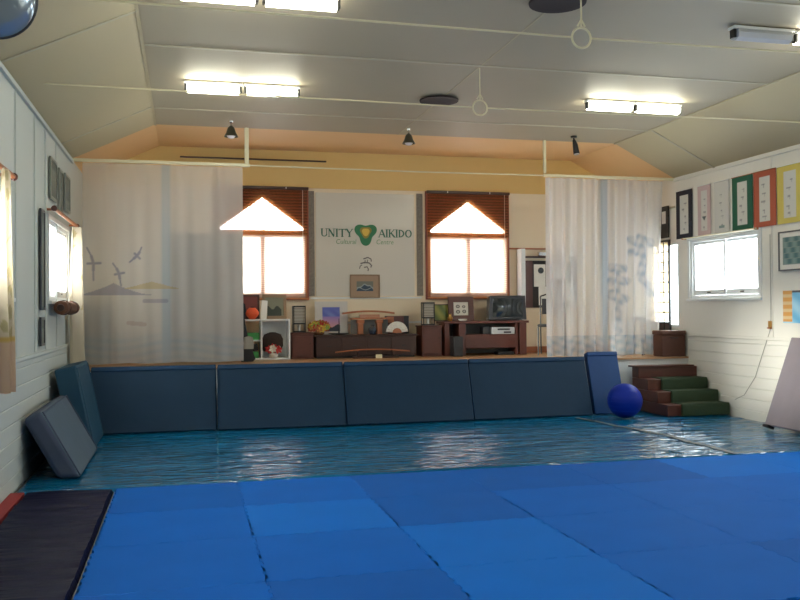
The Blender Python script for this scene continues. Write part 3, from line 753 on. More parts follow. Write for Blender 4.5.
# ---------------------------------------------------------------- right end of the stage back wall
nb = thing('notice_board', 'dark notice board pinned with white sheets, right of the television', 'notice board', (5.72, YB-.032, 1.46))
bx('board', mat('black_cork', (.02,.017,.017,1), .8, var=.2), nb, -.42, .52, 0, .028, 0, .76, .004)
bx('left_edge', M['brown'], nb, -.42, -.27, -.006, -.001, 0, .76, .002)
for x, z, w, h in ((-.25, .14+.2, .20, .36), (-.17, .04, .30, .30), (.08, .46, .25, .22), (.24, .1, .2, .3)):
    s_ = bx('paper_sheet', M['paper'], nb, x, x+w, -.010-.002*(x > -.15), -.007-.002*(x > -.15), z, z+h)
bm = B(); lathe(bm, [(0, 0), (.05, 0), (.05, .003), (0, .003)], seg=20)
o = obj('round_emblem', bm, M['iron'], nb); o.rotation_euler = (PI/2, 0, 0); o.location = (-.13, -.012, .60)
bx('top_shelf', M['dark'], nb, -.42, .52, -.06, .02, .80, .83, .003)
o = bx('storage_tin', M['chrome'], None, -.06, .08, -.05, .02, 0, .07, .01); o.location = (5.60, YB-.042, 1.46+.832); tag(o, 'small silver tin on the shelf above the notice board', 'tin')
t = thing('door_leaf', 'narrow edge of an open white door beside the television', 'door', (5.215, 13.02, SZ+.003))
bx('leaf', M['white'], t, -.035, .035, -.10, .10, 0, 1.66, .003); bm = B(); lathe(bm, [(0, 0), (.02, .0), (.012, .02), (.026, .04), (0, .055)], seg=14)
o = obj('handle', bm, M['chrome'], t, smooth=True); o.rotation_euler = (0, -PI/2, 0); o.location = (-.036, -.05, .85)
# black chair, half behind the right curtain
ch = thing('folding_chair', 'black metal chair half hidden by the right stage curtain', 'chair', (5.44, 12.35, SZ+.002), -.5)
bm = B(); box(bm, -.20, .20, -.2, .2, .43, .47); obj('seat', bm, M['black'], ch, .012)
bm = B(); box(bm, -.17, .17, .20, .225, .62, .86); obj('backrest', bm, M['black'], ch, .01)
for x in (-.19, .19):
    bm = B(); tube(bm, [(x, -.19, 0), (x, -.18, .43)], .011, 8); obj('leg', bm, M['iron'], ch, smooth=True)
    bm = B(); tube(bm, [(x, .24, 0), (x, .19, .45), (x, .205, .7), (x, .22, .9)], .011, 8); obj('leg', bm, M['iron'], ch, smooth=True)
bm = B(); tube(bm, [(-.19, .22, .9), (-.1, .225, .93), (.1, .225, .93), (.19, .22, .9)], .011, 8); obj('top_rail', bm, M['iron'], ch, smooth=True)

# ---------------------------------------------------------------- things on the stage, left to right
Z0 = SZ+.002
# open white shelf unit
sf = thing('shelf_unit', 'low white open shelf of two bays behind the left curtain edge', 'shelf', (1.20, 12.78, Z0))
for nm, a in (('side_panel', (.255, .28, -.15, .15, 0, .56)), ('side_panel', (-.145, -.12, -.15, .15, 0, .56)), ('side_panel', (-.47, -.45, -.15, .15, 0, .56)),
              ('top_panel', (-.47, .28, -.155, .155, .561, .585)), ('bottom_panel', (-.448, .253, -.148, .15, .0, .025)), ('shelf_board', (-.448, -.147, -.145, .15, .27, .288)), ('back_panel', (-.118, .253, .13, .145, .03, .555))):
    bx(nm, M['white'], sf, *a, bev=.002)
sz = Z0+.586
framed('photo_frame', 'brown framed dark photograph standing on the white shelf', 'picture', .35, .36, .045, .02, mat('tan_frame', (.26,.17,.10,1), .5), lambda u, v: (.03,.04,.03,1) if v < .45+.1*math.sin(u*12) and .1 < u < .9 else (.20,.20,.14,1), (1.27, 12.76, sz+.002), tilt=-.12)
o = bx('white_card', M['paper'], None, -.045, .045, -.004, .004, 0, .27); o.location = (1.10, 12.68, sz+.003); o.rotation_euler = (-.1, .1, .2); tag(o, 'white upright card leaning before the brown framed photograph', 'card')
# basket doll in the bay
bm = B(); lathe(bm, [(0, .0), (.13, .0), (.16, .08), (.155, .18), (.12, .25), (.05, .28), (0, .285)], seg=28, sx=1, sy=.45)
o = obj('round_hat', bm, mat('dark_straw', (.03,.016,.012,1), .8, var=.4, vscale=40), smooth=True); o.location = (1.235, 12.80, Z0+.12); o.rotation_euler = (.25, .0, 0); tag(o, 'dark domed straw hat inside the white shelf behind red flowers', 'hat')
def bouquet(name, loc, R, n, cols, label, cat, seed, pot, potcol):
    r = random.Random(seed); t = thing(name, label, cat, loc)
    bm = B(); lathe(bm, pot, seg=20); obj('pot', bm, potcol, t, smooth=True)
    zt = pot[-2][1] if pot[-1][0] < .001 else pot[-1][1]
    sm = B(); fl = {k: B() for k in range(len(cols))}; lf = B()
    for k in range(n):
        a = r.random()*2*PI; rr = R*math.sqrt(r.random()); z = zt+R*.35+R*.8*r.random()*(1-.45*rr/R); p = (rr*math.cos(a), rr*.7*math.sin(a), z)
        tube(sm, [(0, 0, zt*.6), (p[0]*.5, p[1]*.5, zt*.6+(z-zt*.6)*.55), p], .0022, 4)
        b = fl[k % len(cols)]; s = .022+.018*r.random()
        for q in range(6):
            aa = q*PI/3+a; d = Vector((math.cos(aa), -.35, math.sin(aa))); c0 = Vector(p)
            v = [b.verts.new(c0), b.verts.new(c0+d*s+Vector((-math.sin(aa), 0, math.cos(aa)))*s*.5), b.verts.new(c0+d*s*1.6), b.verts.new(c0+d*s-Vector((-math.sin(aa), 0, math.cos(aa)))*s*.5)]
            b.faces.new(v)
        if k % 2 == 0:
            c0 = Vector((p[0]*.8, p[1]*.8, z-.04)); d = Vector((math.cos(a), math.sin(a), .3))*.05; n_ = Vector((-math.sin(a), math.cos(a), 0))*.014
            v = [lf.verts.new(c0), lf.verts.new(c0+d*.5+n_), lf.verts.new(c0+d), lf.verts.new(c0+d*.5-n_)]; lf.faces.new(v)
    obj('stem', sm, mat('stem_green', (.04,.09,.02,1), .7), t)['kind'] = 'stuff'
    obj('leaf', lf, mat('leaf_green', (.05,.13,.03,1), .7), t)['kind'] = 'stuff'
    for k, b in fl.items():
        o = obj('blossom', b, cols[k], t); o['kind'] = 'stuff'
POT = [(0, 0), (.05, 0), (.06, .02), (.065, .05), (.05, .07), (.0, .068)]
redf = mat('red_petals', (.42,.015,.015,1), .6); yelf = mat('yellow_petals', (.62,.42,.05,1), .6); orf = mat('rust_petals', (.40,.10,.04,1), .6); whf = mat('cream_petals', (.65,.6,.5,1), .6); gnf = mat('lime_petals', (.22,.32,.05,1), .6)
bouquet('flower_pot', (1.24, 12.66, Z0+.027), .085, 26, [redf, redf, redf, whf], 'small pot of red flowers on the floor of the white shelf', 'flowers', 3, POT, mat('white_china', (.7,.68,.62,1), .3))
o = bx('green_box', mat('green_card', (.05,.28,.07,1), .6), None, -.13, .13, -.1, .1, 0, .10, .004); o.location = (.91, 12.76, Z0+.290); tag(o, 'flat green box on the middle board of the white shelf', 'box')
o = bx('green_box', mat('green_card', (.05,.28,.07,1), .6), None, -.12, .12, -.09, .09, 0, .09, .004); o.location = (.91, 12.76, Z0+.027); tag(o, 'green box at the bottom of the white shelf beside the black bag', 'box')
o = bx('black_folder', M['iron'], None, -.11, .11, -.02, .02, 0, .10, .004); o.location = (.92, 12.70, Z0+.119); o.rotation_euler = (0, -.15, 0); tag(o, 'dark folder lying over the lower green box', 'folder')
# red lantern and framed red print on the shelf top
bm = B(); lathe(bm, [(0, 0), (.045, 0)] + [(.045+.05*math.sin(PI*k/16)+.002*(k % 2), .01+.15*k/16) for k in range(17)] + [(.045, .165), (0, .165)], seg=24)
o = obj('paper_lantern', bm, mat('red_paper', (.75,.10,.03,1), .6), smooth=True); o.location = (.94, 12.67, sz+.003); tag(o, 'round orange red paper lantern on the white shelf by the curtain', 'lantern')
bx('cap', M['black'], o, -.03, .03, -.03, .03, .166, .178)
framed('photo_frame', 'brown framed red print standing behind the orange lantern', 'picture', .26, .36, .03, .02, M['brown'], lambda u, v: (.25,.05,.04,1) if v > .3 else (.12,.03,.03,1), (.93, 12.84, sz+.003), tilt=-.1)
# black bag hanging by the curtain edge
bg_ = thing('kit_bag', 'tall black cloth kit bag with grey patch standing beside the left curtain', 'bag', (.84, 12.30, Z0), .1)
bm = B(); prof = [(0, 0), (.085, .0), (.115, .04), (.11, .15), (.08, .3), (.06, .45), (.055, .6), (.075, .72), (.06, .80), (.03, .84), (0, .845)]
lathe(bm, prof, seg=24, sx=1, sy=.7)
for v in bm.verts: v.co.x += .012*math.sin(v.co.z*19)+.008*math.sin(v.co.y*40+v.co.z*25)-.10*(v.co.z/.8)**.6; v.co.y += .008*math.sin(v.co.z*23+v.co.x*30)
obj('body', bm, mat('black_cloth', (.014,.014,.018,1), .9, bump=.5, bscale=14), bg_, smooth=True)
bm = B(); lathe(bm, [(0, 0), (.07, .0), (.075, .08), (.06, .16), (0, .18)], seg=20, sx=1, sy=.7); o = obj('side_pocket', bm, mat('grey_cloth', (.28,.27,.24,1), .9, bump=.5, bscale=20), bg_, smooth=True); o.location = (.01, -.055, .18)
bm = B(); tube(bm, [(-.11, 0, .83), (-.14, 0, .93), (-.09, 0, .98), (-.06, 0, .86)], .009, 6); obj('strap', bm, M['black'], bg_, smooth=True)

# brown side cabinets carrying paper lanterns
def cabinet(x0, x1, h, label):
    t = thing('side_cabinet', label, 'cabinet', ((x0+x1)/2, 12.82, Z0), 0, 'low brown side cabinets'); w = x1-x0
    bx('body', M['brown'], t, -w/2+.01, w/2-.01, -.17, .17, 0, h-.025, .004); bx('top', M['brown'], t, -w/2, w/2, -.185, .18, h-.024, h, .005)
    d = bx('door', M['brown'], t, -w/2+.03, w/2-.03, -.185, -.171, .04, h-.05, .004)
    bm = B(); lathe(bm, [(0, 0), (.008, 0), (.006, .01), (.012, .018), (0, .024)], seg=12); k = obj('knob', bm, M['dark'], d, smooth=True); k.rotation_euler = (PI/2, 0, 0); k.location = (w/2-.06, -.186, h*.6)
    return t
cabinet(1.49, 1.83, .385, 'reddish brown side cabinet right of white shelf, under left paper lamp')
cabinet(3.455, 3.785, .465, 'reddish brown side cabinet left of television table, under right paper lamp')
def andon(x, z, h, label):
    t = thing('paper_lamp', label, 'lamp', (x, 12.80, z), 0, 'black framed paper lamps'); w = .09
    bm = B()
    for a in (-w, w-.012):
        for b in (-w*.8, w*.8-.012): box(bm, a, a+.012, b, b+.012, 0, h)
    for zz in (0, h*.30, h-.02):
        box(bm, -w, w, -w*.8, -w*.8+.012, zz, zz+.02); box(bm, -w, w, w*.8-.012, w*.8, zz, zz+.02)
        box(bm, -w, -w+.012, -w*.8, w*.8, zz, zz+.02); box(bm, w-.012, w, -w*.8, w*.8, zz, zz+.02)
    obj('frame', bm, M['black'], t)
    bx('paper_shade', mat('dull_paper', (.40,.36,.30,1), .8), t, -w+.014, w-.014, -w*.8+.013, w*.8-.013, h*.30+.021, h-.021)
    bm = B()
    for k in range(1, 6):
        zz = h*.3+k*(h*.7)/6; box(bm, -w+.012, w-.012, -w*.8+.003, -w*.8+.008, zz, zz+.004)
    obj('grille', bm, M['black'], t)
    bm = B(); lathe(bm, [(0, 0), (.02, 0), (.02, .05), (.03, .08), (0, .09)], seg=12); o = obj('bulb', bm, M['paper'], t, smooth=True); o.location.z = .022
andon(1.63, Z0+.387, .39, 'black framed paper lamp standing on cabinet right of the white shelf')
andon(3.60, Z0+.467, .35, 'black framed paper lamp standing on cabinet left of television table')
# long sideboard
sb = thing('sideboard', 'long low dark brown sideboard in the middle of the stage', 'sideboard', (2.62, 12.86, Z0))
bx('carcass', M['dark'], sb, -.76, .76, -.18, .18, .03, .315, .004); bx('top', M['dark'], sb, -.79, .79, -.205, .22, .316, .34, .005); bx('plinth', M['black'], sb, -.74, .74, -.16, .17, 0, .029)
for k in range(4):
    d = bx('door', M['dark'], sb, -.75+k*.376, -.75+k*.376+.368, -.192, -.181, .045, .305, .003)
    bx('handle', M['black'], d, -.75+k*.376+.15, -.75+k*.376+.22, -.204, -.193, .17, .182, .002)
st_z = Z0+.342
# wooden training sword on its low stand in front
ss = thing('sword_stand', 'low dark stand with an upright white card, before the sideboard', 'stand', (2.72, 12.52, Z0))
bx('base', M['dark'], ss, -.34, .34, -.05, .05, 0, .03, .004)
for x in (-.26, .26): bx('upright', M['dark'], ss, x-.012, x+.012, -.03, .03, .031, .10, .004)
bx('card', mat('cream_card', (.75,.68,.45,1), .6), ss, -.01, .085, -.062, -.052, .0, .055)
bm = B(); tube(bm, [(-.56+1.12*k/20, 0, .035*math.sin(PI*k/20)) for k in range(21)], [.010]*21, 8); o = obj('wooden_sword', bm, M['mid'], smooth=True); o.location = (2.68, 12.52, Z0+.094); tag(o, 'curved brown wooden sword lying on the low stand', 'sword')
# small shrine on the sideboard
sh = thing('wooden_shrine', 'small wooden gate shaped shrine with curved top beam on the sideboard', 'shrine', (2.66, 12.84, st_z)); sh.scale = (.80, 1, .80)
def beam(nm, x0, x1, z, th, sag, m, y0=-.05, y1=.05):
    bm = B(); up, lo = [], []
    for k in range(17):
        u = k/16; x = x0+(x1-x0)*u; b = sag*(4*u*(1-u)); up.append((x, z+th+b)); lo.append((x, z+b))
    prism(bm, lo+up[::-1], 1, y0, y1); obj(nm, bm, m, sh)
beam('top_beam', -.47, .52, .375, .035, .04, M['mid']); beam('lower_beam', -.32, .46, .275, .03, .012, M['mid'])
bx('crossboard', mat('pale_red_wood', (.42,.20,.12,1), .5), sh, -.14, .24, -.02, .02, .31, .372)
for x in (-.13, .23): 
    bx('post', M['mid'], sh, x-.05, x+.05, -.045, .045, .002, .20, .006); bx('post_cap', M['mid'], sh, x-.07, x+.07, -.05, .05, .202, .272, .006)
o = bx('backboard', mat('grey_paper', (.16,.17,.17,1), .8), sh, -.30, .42, .06, .07, 0, .27)
bx('plinth', M['mid'], sh, -.3, .4, -.05, .055, -.0, .0015)
bm = B(); lathe(bm, [(0, 0), (.04, 0), (.065, .05), (.06, .09), (.03, .12), (.035, .14), (0, .14)], seg=20); o = obj('round_vase', bm, mat('dark_blue_glaze', (.02,.03,.05,1), .2), smooth=True); o.location = (2.72, 12.74, st_z+.002); tag(o, 'small dark blue vase between the posts of the wooden shrine', 'vase')
bx('brown', M['dark'], None, 0, 0, 0, 0, 0, 0) if False else None
t = thing('lacquer_box', 'tall brown box with dark end panel behind the white fan', 'box', (3.20, 13.0, st_z+.001)); bx('body', M['brown'], t, -.22, .06, -.05, .05, 0, .27, .004); bx('end_panel', M['black'], t, .062, .14, -.05, .05, 0, .27, .004)
bx('trim', M['mid'], t, -.22, -.10, -.057, -.051, .17, .26)
# fan
fn_ = thing('folding_fan', 'open white folding fan standing on the sideboard before the brown box', 'fan', (3.10, 12.74, st_z+.017)); fn_.scale = (.84, .84, .84)
bm = B(); NP = 22
for k in range(NP):
    a0, a1 = PI*(.03+.94*k/NP), PI*(.03+.94*(k+1)/NP); yo = .006 if k % 2 else -.006
    v = [bm.verts.new((r*math.cos(a), y, r*math.sin(a))) for r, a, y in ((.085, a0, -yo), (.205, a0, -yo), (.205, a1, yo), (.085, a1, yo))]; bm.faces.new(v)
o = obj('leaf', bm, M['paper'], fn_); o.modifiers.new('s', 'SOLIDIFY').thickness = .0015
bm = B(); prism(bm, [(0, 0)]+[(.086*math.cos(PI*k/12), .086*math.sin(PI*k/12)) for k in range(13)], 1, -.004, .004); obj('ribs', bm, M['mid'], fn_)
bx('stand', M['dark'], fn_, -.05, .05, -.03, .03, -.019, -.001)
# brush pot
t = thing('brush_stand', 'black dish with an upright brush at left end of the sideboard', 'brush stand', (2.21, 12.72, st_z+.001)); bm = B(); lathe(bm, [(0, 0), (.06, 0), (.16, .018), (.155, .026), (0, .012)], seg=24, sy=.6); obj('dish', bm, M['black'], t, smooth=True)
bm = B(); tube(bm, [(0, 0, .015), (.005, 0, .10), (0, 0, .24)], [.012, .008, .004], 8); obj('brush', bm, M['black'], t, smooth=True)
# sunset print
def sunset(u, v):
    x, y = (u-.22)/.54, (v-.10)/.72
    if not (0 < x < 1 and 0 < y < 1): return (.56,.53,.50,1)
    if y < .22+.06*math.sin(x*9): return (.02,.02,.04,1)
    if y < .62: return mixc((.62,.30,.38,1), (.28,.18,.50,1), (y-.22)/.4)
    t = (y-.62)/.38; w = .5+.5*math.sin(x*9+y*14); return mixc((.10,.12,.45,1), (.25,.35,.65,1), .5*w*(1-t))
t = thing('art_print', 'white bordered purple sunset print leaning on the wall at left of shrine', 'picture', (2.15, 13.0, st_z+.001)); t.rotation_euler = (-.10, 0, 0)
picture('sheet', .50, .50, 60, 60, sunset, M['pr'], t); bx('backing', M['paper'], t, -.25, .25, .003, .01, 0, .5)
bouquet('flower_arrangement', (1.925, 12.80, st_z+.001), .13, 130, [yelf, orf, redf, gnf, orf], 'loose arrangement of yellow and rust flowers at left end of sideboard', 'flowers', 5, [(0, 0), (.06, 0), (.085, .03), (.07, .045), (0, .04)], mat('brown_basket', (.2,.09,.04,1), .7))
bouquet('small_flowers', (2.14, 12.70, st_z+.0285), .04, 9, [whf], 'few cream flowers standing in the black dish', 'flowers', 8, [(0, 0), (.015, 0), (.018, .015), (0, .014)], M['black']) if False else None

# television table
tt = thing('television_table', 'dark brown table with lower shelf board carrying the television', 'table', (4.48, 12.80, Z0))
bx('tabletop', M['brown'], tt, -.69, .69, -.2, .2, .49, .525, .005)
for x0, x1 in ((-.66, -.59), (-.43, -.33), (.48, .52), (.55, .66)): bx('leg', M['brown'], tt, x0, x1, -.17, .17, 0, .489, .004)
bx('shelf_board', M['brown'], tt, -.33, .48, -.17, .17, .11, .32, .004)
bx('apron', M['dark'], tt, -.59, -.43, -.17, -.15, .0, .30, .003)
bx('back_panel', mat('mid_grey_paint', (.18,.18,.17,1), .7), tt, -.58, .54, .175, .19, .02, .48)  # back panel in one even grey
tz = Z0+.527
# CRT television
tv = thing('television', 'boxy black tube television on right end of the table', 'television', (4.83, 12.79, tz), 0)
bm = B(); w, h = .31, .385
v = [bm.verts.new(p) for p in ((-w, -.17, .012), (w, -.17, .012), (w-.02, -.17, h), (-w+.02, -.17, h), (-w+.02, .02, .012), (w-.02, .02, .012), (w-.04, .02, h-.01), (-w+.04, .02, h-.01), (-w*.6, .26, .03), (w*.6, .26, .03), (w*.55, .26, h-.09), (-w*.55, .26, h-.09))]
for f in ((0,1,2,3),(0,4,5,1),(1,5,6,2),(2,6,7,3),(3,7,4,0),(4,8,9,5),(5,9,10,6),(6,10,11,7),(7,11,8,4),(8,11,10,9)): bm.faces.new([v[i] for i in f])
obj('casing', bm, mat('charcoal_plastic', (.03,.03,.034,1), .4), tv, .008)
bm = B(); NX, NZ = 14, 10; g = [[bm.verts.new((-.245+.49*i/NX, -.173-.018*(1-((i/NX-.5)*2)**2)*(1-((j/NZ-.5)*2)**2), .055+.29*j/NZ)) for i in range(NX+1)] for j in range(NZ+1)]
for j in range(NZ):
    for i in range(NX): bm.faces.new((g[j][i], g[j][i+1], g[j+1][i+1], g[j+1][i]))
obj('screen', bm, mat('dark_screen', (.012,.016,.018,1), .08, spec=.7), tv, smooth=True)
bx('foot', M['black'], tv, -.2, .2, -.14, .1, 0, .011)
bm = B()
for k in range(4): box(bm, .1+k*.03, .118+k*.03, -.178, -.171, .02, .032)
obj('buttons', bm, M['iron'], tv)
def doc(u, v):
    col = (.62,.58,.50,1)
    for cx, cy, r in ((.3, .68, .13), (.7, .66, .11), (.3, .28, .14), (.72, .3, .13)):
        d = math.hypot(u-cx, v-cy)
        if r*.45 < d < r or d < r*.2: col = (.10,.08,.07,1)
    return col
framed('photo_frame', 'wide brown frame holding a white document with round seals, beside the television', 'picture', .41, .375, .085, .025, M['brown'], doc, (4.14, 12.80, tz+.002), tilt=-.10)
framed('photo_frame', 'low yellow green landscape picture on left end of television table', 'picture', .30, .26, .012, .02, M['dark'], lambda u, v: mixc((.30,.30,.06,1), (.10,.14,.03,1), .5+.5*math.sin(u*9+v*5)), (3.87, 12.86, tz+.002), tilt=-.12)
bm = B(); lathe(bm, [(0, 0), (.03, 0), (.045, .04), (.02, .08), (.02, .10), (.03, .11), (0, .11)], seg=16); o = obj('brass_vase', bm, mat('brass', (.55,.30,.08,1), .3, metal=.8), smooth=True); o.location = (3.93, 12.72, tz+.001); tag(o, 'small brass vase before the yellow green picture', 'vase')
bm = B(); lathe(bm, [(0, 0), (.05, 0), (.07, .025), (.065, .03), (0, .02)], seg=18); o = obj('white_dish', bm, mat('white_china', (.7,.68,.62,1), .3), smooth=True); o.location = (4.12, 12.68, tz+.001); tag(o, 'small white dish on table before the framed document', 'dish')
# video recorder and boxes on the shelf board
vr = thing('video_recorder', 'flat silver video recorder on the shelf under the television', 'video recorder', (4.76, 12.78, Z0+.322)); bx('casing', mat('silver_plastic', (.45,.46,.47,1), .35, metal=.3), vr, -.18, .18, -.16, .14, 0, .105, .006)
bx('tape_slot', M['black'], vr, -.10, .10, -.163, -.161, .06, .085); bx('display', M['black'], vr, .0, .12, -.163, -.161, .015, .04)
o = bx('black_box', M['black'], None, -.05, .05, -.08, .08, 0, .11, .006); o.location = (4.50, 12.76, Z0+.322); tag(o, 'small black box left of the silver video recorder', 'box')
o = bx('black_box', M['black'], None, -.13, .13, -.09, .09, 0, .05, .006); o.location = (4.88-.08, 12.72, Z0+.0005); tag(o, 'flat black box on the stage floor under the shelf board', 'box')
o = bx('loudspeaker', M['black'], None, -.07, .07, -.1, .1, 0, .30, .006); o.location = (3.965-.0, 12.52, Z0); tag(o, 'small black loudspeaker standing on stage before the table legs', 'loudspeaker')
bm = B(); lathe(bm, [(0, 0), (.05, 0), (.055, .006), (0, .004)], seg=20); k = obj('driver', bm, M['iron'], o, smooth=True); k.rotation_euler = (PI/2, 0, 0); k.location = (0, -.101, .1)

# ---------------------------------------------------------------- behind the left curtain
fs = thing('folding_screen', 'dark folding screen standing on stage behind the left curtain', 'folding screen', (.30, 12.44, Z0))
gs = mat('grey_screen_cloth', (.035,.04,.038,1), .8, var=.1)
for k, (x0, x1, y0, y1) in enumerate(((-.5, -.17, 0, .1), (-.17, .17, .1, 0), (.17, .50, 0, .1))):
    d = Vector((x1-x0, y1-y0)); n_ = Vector((-d.y, d.x)).normalized()*.012; d2 = d.normalized()*.004
    a = Vector((x0, y0))+d2; b = Vector((x1, y1))-d2; bm = B(); prism(bm, [tuple(a+n_), tuple(b+n_), tuple(b-n_), tuple(a-n_)], 2, 0, 1.80); obj('panel', bm, gs, fs)
t = thing('tall_cabinet', 'narrow grey cabinet behind the left curtain beside left wall', 'cabinet', (-1.13, 12.75, Z0)); bx('body', mat('grey_cabinet_paint', (.05,.06,.06,1), .6), t, -.2, .13, -.2, .2, 0, .80, .005); bx('door', mat('grey_cabinet_paint', (.05,.06,.06,1), .6), t, -.18, .11, -.215, -.201, .03, .77, .003)
t = thing('low_bench', 'long low dark bench behind the left curtain', 'bench', (-.40, 12.75, Z0)); bx('seat', mat('grey_brown', (.16,.12,.09,1), .7), t, -.45, .10, -.18, .18, .22, .28, .006)
for x in (-.42, .04): bx('leg', M['dark'], t, x, x+.03, -.16, .16, 0, .219)
bm = B(); lathe(bm, [(0, 0), (.05, 0), (.08, .05), (.07, .08), (0, .085)], seg=18); o = obj('brown_bowl', bm, mat('rust_glaze', (.18,.05,.03,1), .4), smooth=True); o.location = (-.45, 12.72, Z0+.283); tag(o, 'small rust brown bowl on the bench behind the left curtain', 'bowl')
# ---------------------------------------------------------------- behind the right curtain: lattice screen, easel box, stool
ls = thing('lattice_screen', 'tall black framed lattice screen before the window behind right curtain', 'lattice screen', (XR-.035, 12.02, Z0))
bm = B(); y0, y1, zt = -.33, .33, 1.73
for a, b, p, q in ((y0, y1, 0, .03), (y0, y1, zt-.03, zt), (y0, y0+.03, .03, zt-.03), (y1-.03, y1, .03, zt-.03)): box(bm, -.015, .015, a, b, p, q)
obj('frame', bm, M['black'], ls)
bm = B()
for k in range(1, 4): box(bm, -.006, .006, y0+.03+k*.15-.007, y0+.03+k*.15+.007, .03, zt-.03)
for k in range(1, 11): box(bm, -.007, .007, y0+.03, y1-.03, .03+k*.152-.008, .03+k*.152+.008)
obj('lattice', bm, M['black'], ls)
bm = B(); box(bm, .008, .011, y0+.02, y1-.02, .5, zt-.02); obj('rice_paper', bm, sheer_mat('rice_paper', (.8,.68,.50,1), .15, .7), ls)
bm = B(); box(bm, .008, .012, y0+.02, y1-.02, .02, .49); obj('lower_panel', bm, M['dark'], ls)
o = bx('white_carton', mat('pale_card', (.55,.58,.60,1), .7), None, -.14, .14, -.14, .14, 0, .52, .004); o.location = (6.62, 12.30, Z0); o.rotation_euler.z = .2; tag(o, 'tall pale carton standing behind the right curtain', 'carton')
t = thing('round_stool', 'small dark stool with round blue cushion behind the right curtain', 'stool', (6.62, 11.83, Z0))
bm = B(); lathe(bm, [(0, .50), (.11, .50), (.12, .53), (.11, .57), (0, .58)], seg=24); obj('cushion', bm, mat('navy_cloth', (.05,.08,.16,1), .8), t, smooth=True)
for k in range(3):
    a = k*2*PI/3+.4; bm = B(); tube(bm, [(.05*math.cos(a), .05*math.sin(a), .498), (.12*math.cos(a), .12*math.sin(a), 0)], .013, 8); obj('leg', bm, M['dark'], t)
def bw(u, v): return (.02,.02,.02,1) if v < .45 or v > .88 or u < .25 or u > .75 else (.65,.64,.6,1)
def on_right(name, label, cat, y0, y1, z0, z1, fw, fmat, fn, group=None, nx=30, ny=50, matw=0, matm=None, d=.02):
    w, h = y1-y0, z1-z0
    return framed(name, label, cat, w, h, fw, d, fmat, fn, (XR-.019-d, (y0+y1)/2, z0), rz=-PI/2, nx=nx, ny=ny, group=group, matw=matw, matm=matm)
on_right('framed_picture', 'narrow black and white picture above the lattice screen, behind curtain edge', 'picture', 11.72, 12.0, 2.50, 2.98, .03, M['black'], bw)

# ---------------------------------------------------------------- right wall: banners, picture, poster, fittings
BANS = [(11.11, 11.53, (.020,.018,.030,1), 'black', 0), (10.66, 10.97, (.56,.42,.42,1), 'pale pink', 1), (10.24, 10.57, (.62,.60,.57,1), 'plain white', 2),
        (9.74, 10.17, (.020,.115,.065,1), 'dark green', 3), (9.285, 9.72, (.42,.10,.05,1), 'brick red', 4), (8.80, 9.265, (.62,.50,.12,1), 'yellow', 5)]
def ban_fn(col, idx):
    r = random.Random(idx+40); marks = [(.5+.16*(r.random()-.5), .15+.7*k/5+.05*r.random(), .05+.05*r.random(), r.random()) for k in range(5)]
    def fn(u, v):
        if abs(u-.5) > .25 or abs(v-.5) > .40: return col
        o = (.62,.61,.57,1)
        for a, b, s, q in marks:
            if abs(v-b) < .010+.012*q and abs(u-a) < s: o = mixc(o, (.16,.16,.18,1), .6)
            if abs(u-a-.03) < .014 and abs(v-b+.02) < .035: o = mixc(o, (.2,.2,.22,1), .5)
        if idx == 1 and .30 < v < .38 and abs(u-.5) < (v-.29)*1.8: o = (.05,.07,.07,1)
        if idx == 2 and .10 < v < .15 and abs(u-.5) < .19: o = (.20,.27,.26,1)
        return o
    return fn
for i, (y0, y1, col, cn, idx) in enumerate(BANS):
    w = y1-y0; z0 = 2.455; hh = .705
    lab = '%s bordered hanging banner with white calligraphy panel on right wall' % cn
    t = thing('wall_banner', lab, 'banner', (XR-.020, (y0+y1)/2, z0), -PI/2, 'calligraphy banners on the right wall')
    t.rotation_euler = (0, 0, -PI/2)
    picture('cloth', w, hh, 40, 80, ban_fn(col, idx), mat('banner_cloth', (.5,.5,.5,1), .8, attr=True), t, thick=.004)
    bm = B(); tube(bm, [(-w/2-.004, -.004, hh), (w/2+.004, -.004, hh)], .006, 6); obj('top_dowel', bm, M['mid'] if idx in (3, 4) else M['white'], t)
def bluepic(u, v):
    s = int(v*4.999); b = v*5-int(v*5)
    if b < .12 or u < .06 or u > .94: return (.25,.30,.27,1)
    return mixc((.06,.15,.16,1), (.20,.30,.28,1), .5+.5*math.sin(u*14+s*2))
on_right('framed_picture', 'dark framed blue green picture with pale mount on right wall', 'picture', 8.72, 9.235, 1.88, 2.36, .018, mat('pewter_frame', (.10,.10,.10,1), .4), bluepic, matw=.055, matm=M['paper'])
def poster(u, v):
    if u < .32 and v > .05: 
        return (.72,.36,.10,1) if int(v*9) % 2 == 0 else (.75,.55,.30,1)
    if v > .93: return (.10,.09,.12,1)
    return mixc((.16,.48,.75,1), (.40,.68,.85,1), .5+.5*math.sin(u*7+v*9))
t = thing('wall_poster', 'light blue and orange poster taped to right wall below the picture', 'poster', (XR-.020, 8.93, 1.25), -PI/2)
picture('sheet', .50, .39, 50, 40, poster, M['pr'], t, thick=.003)
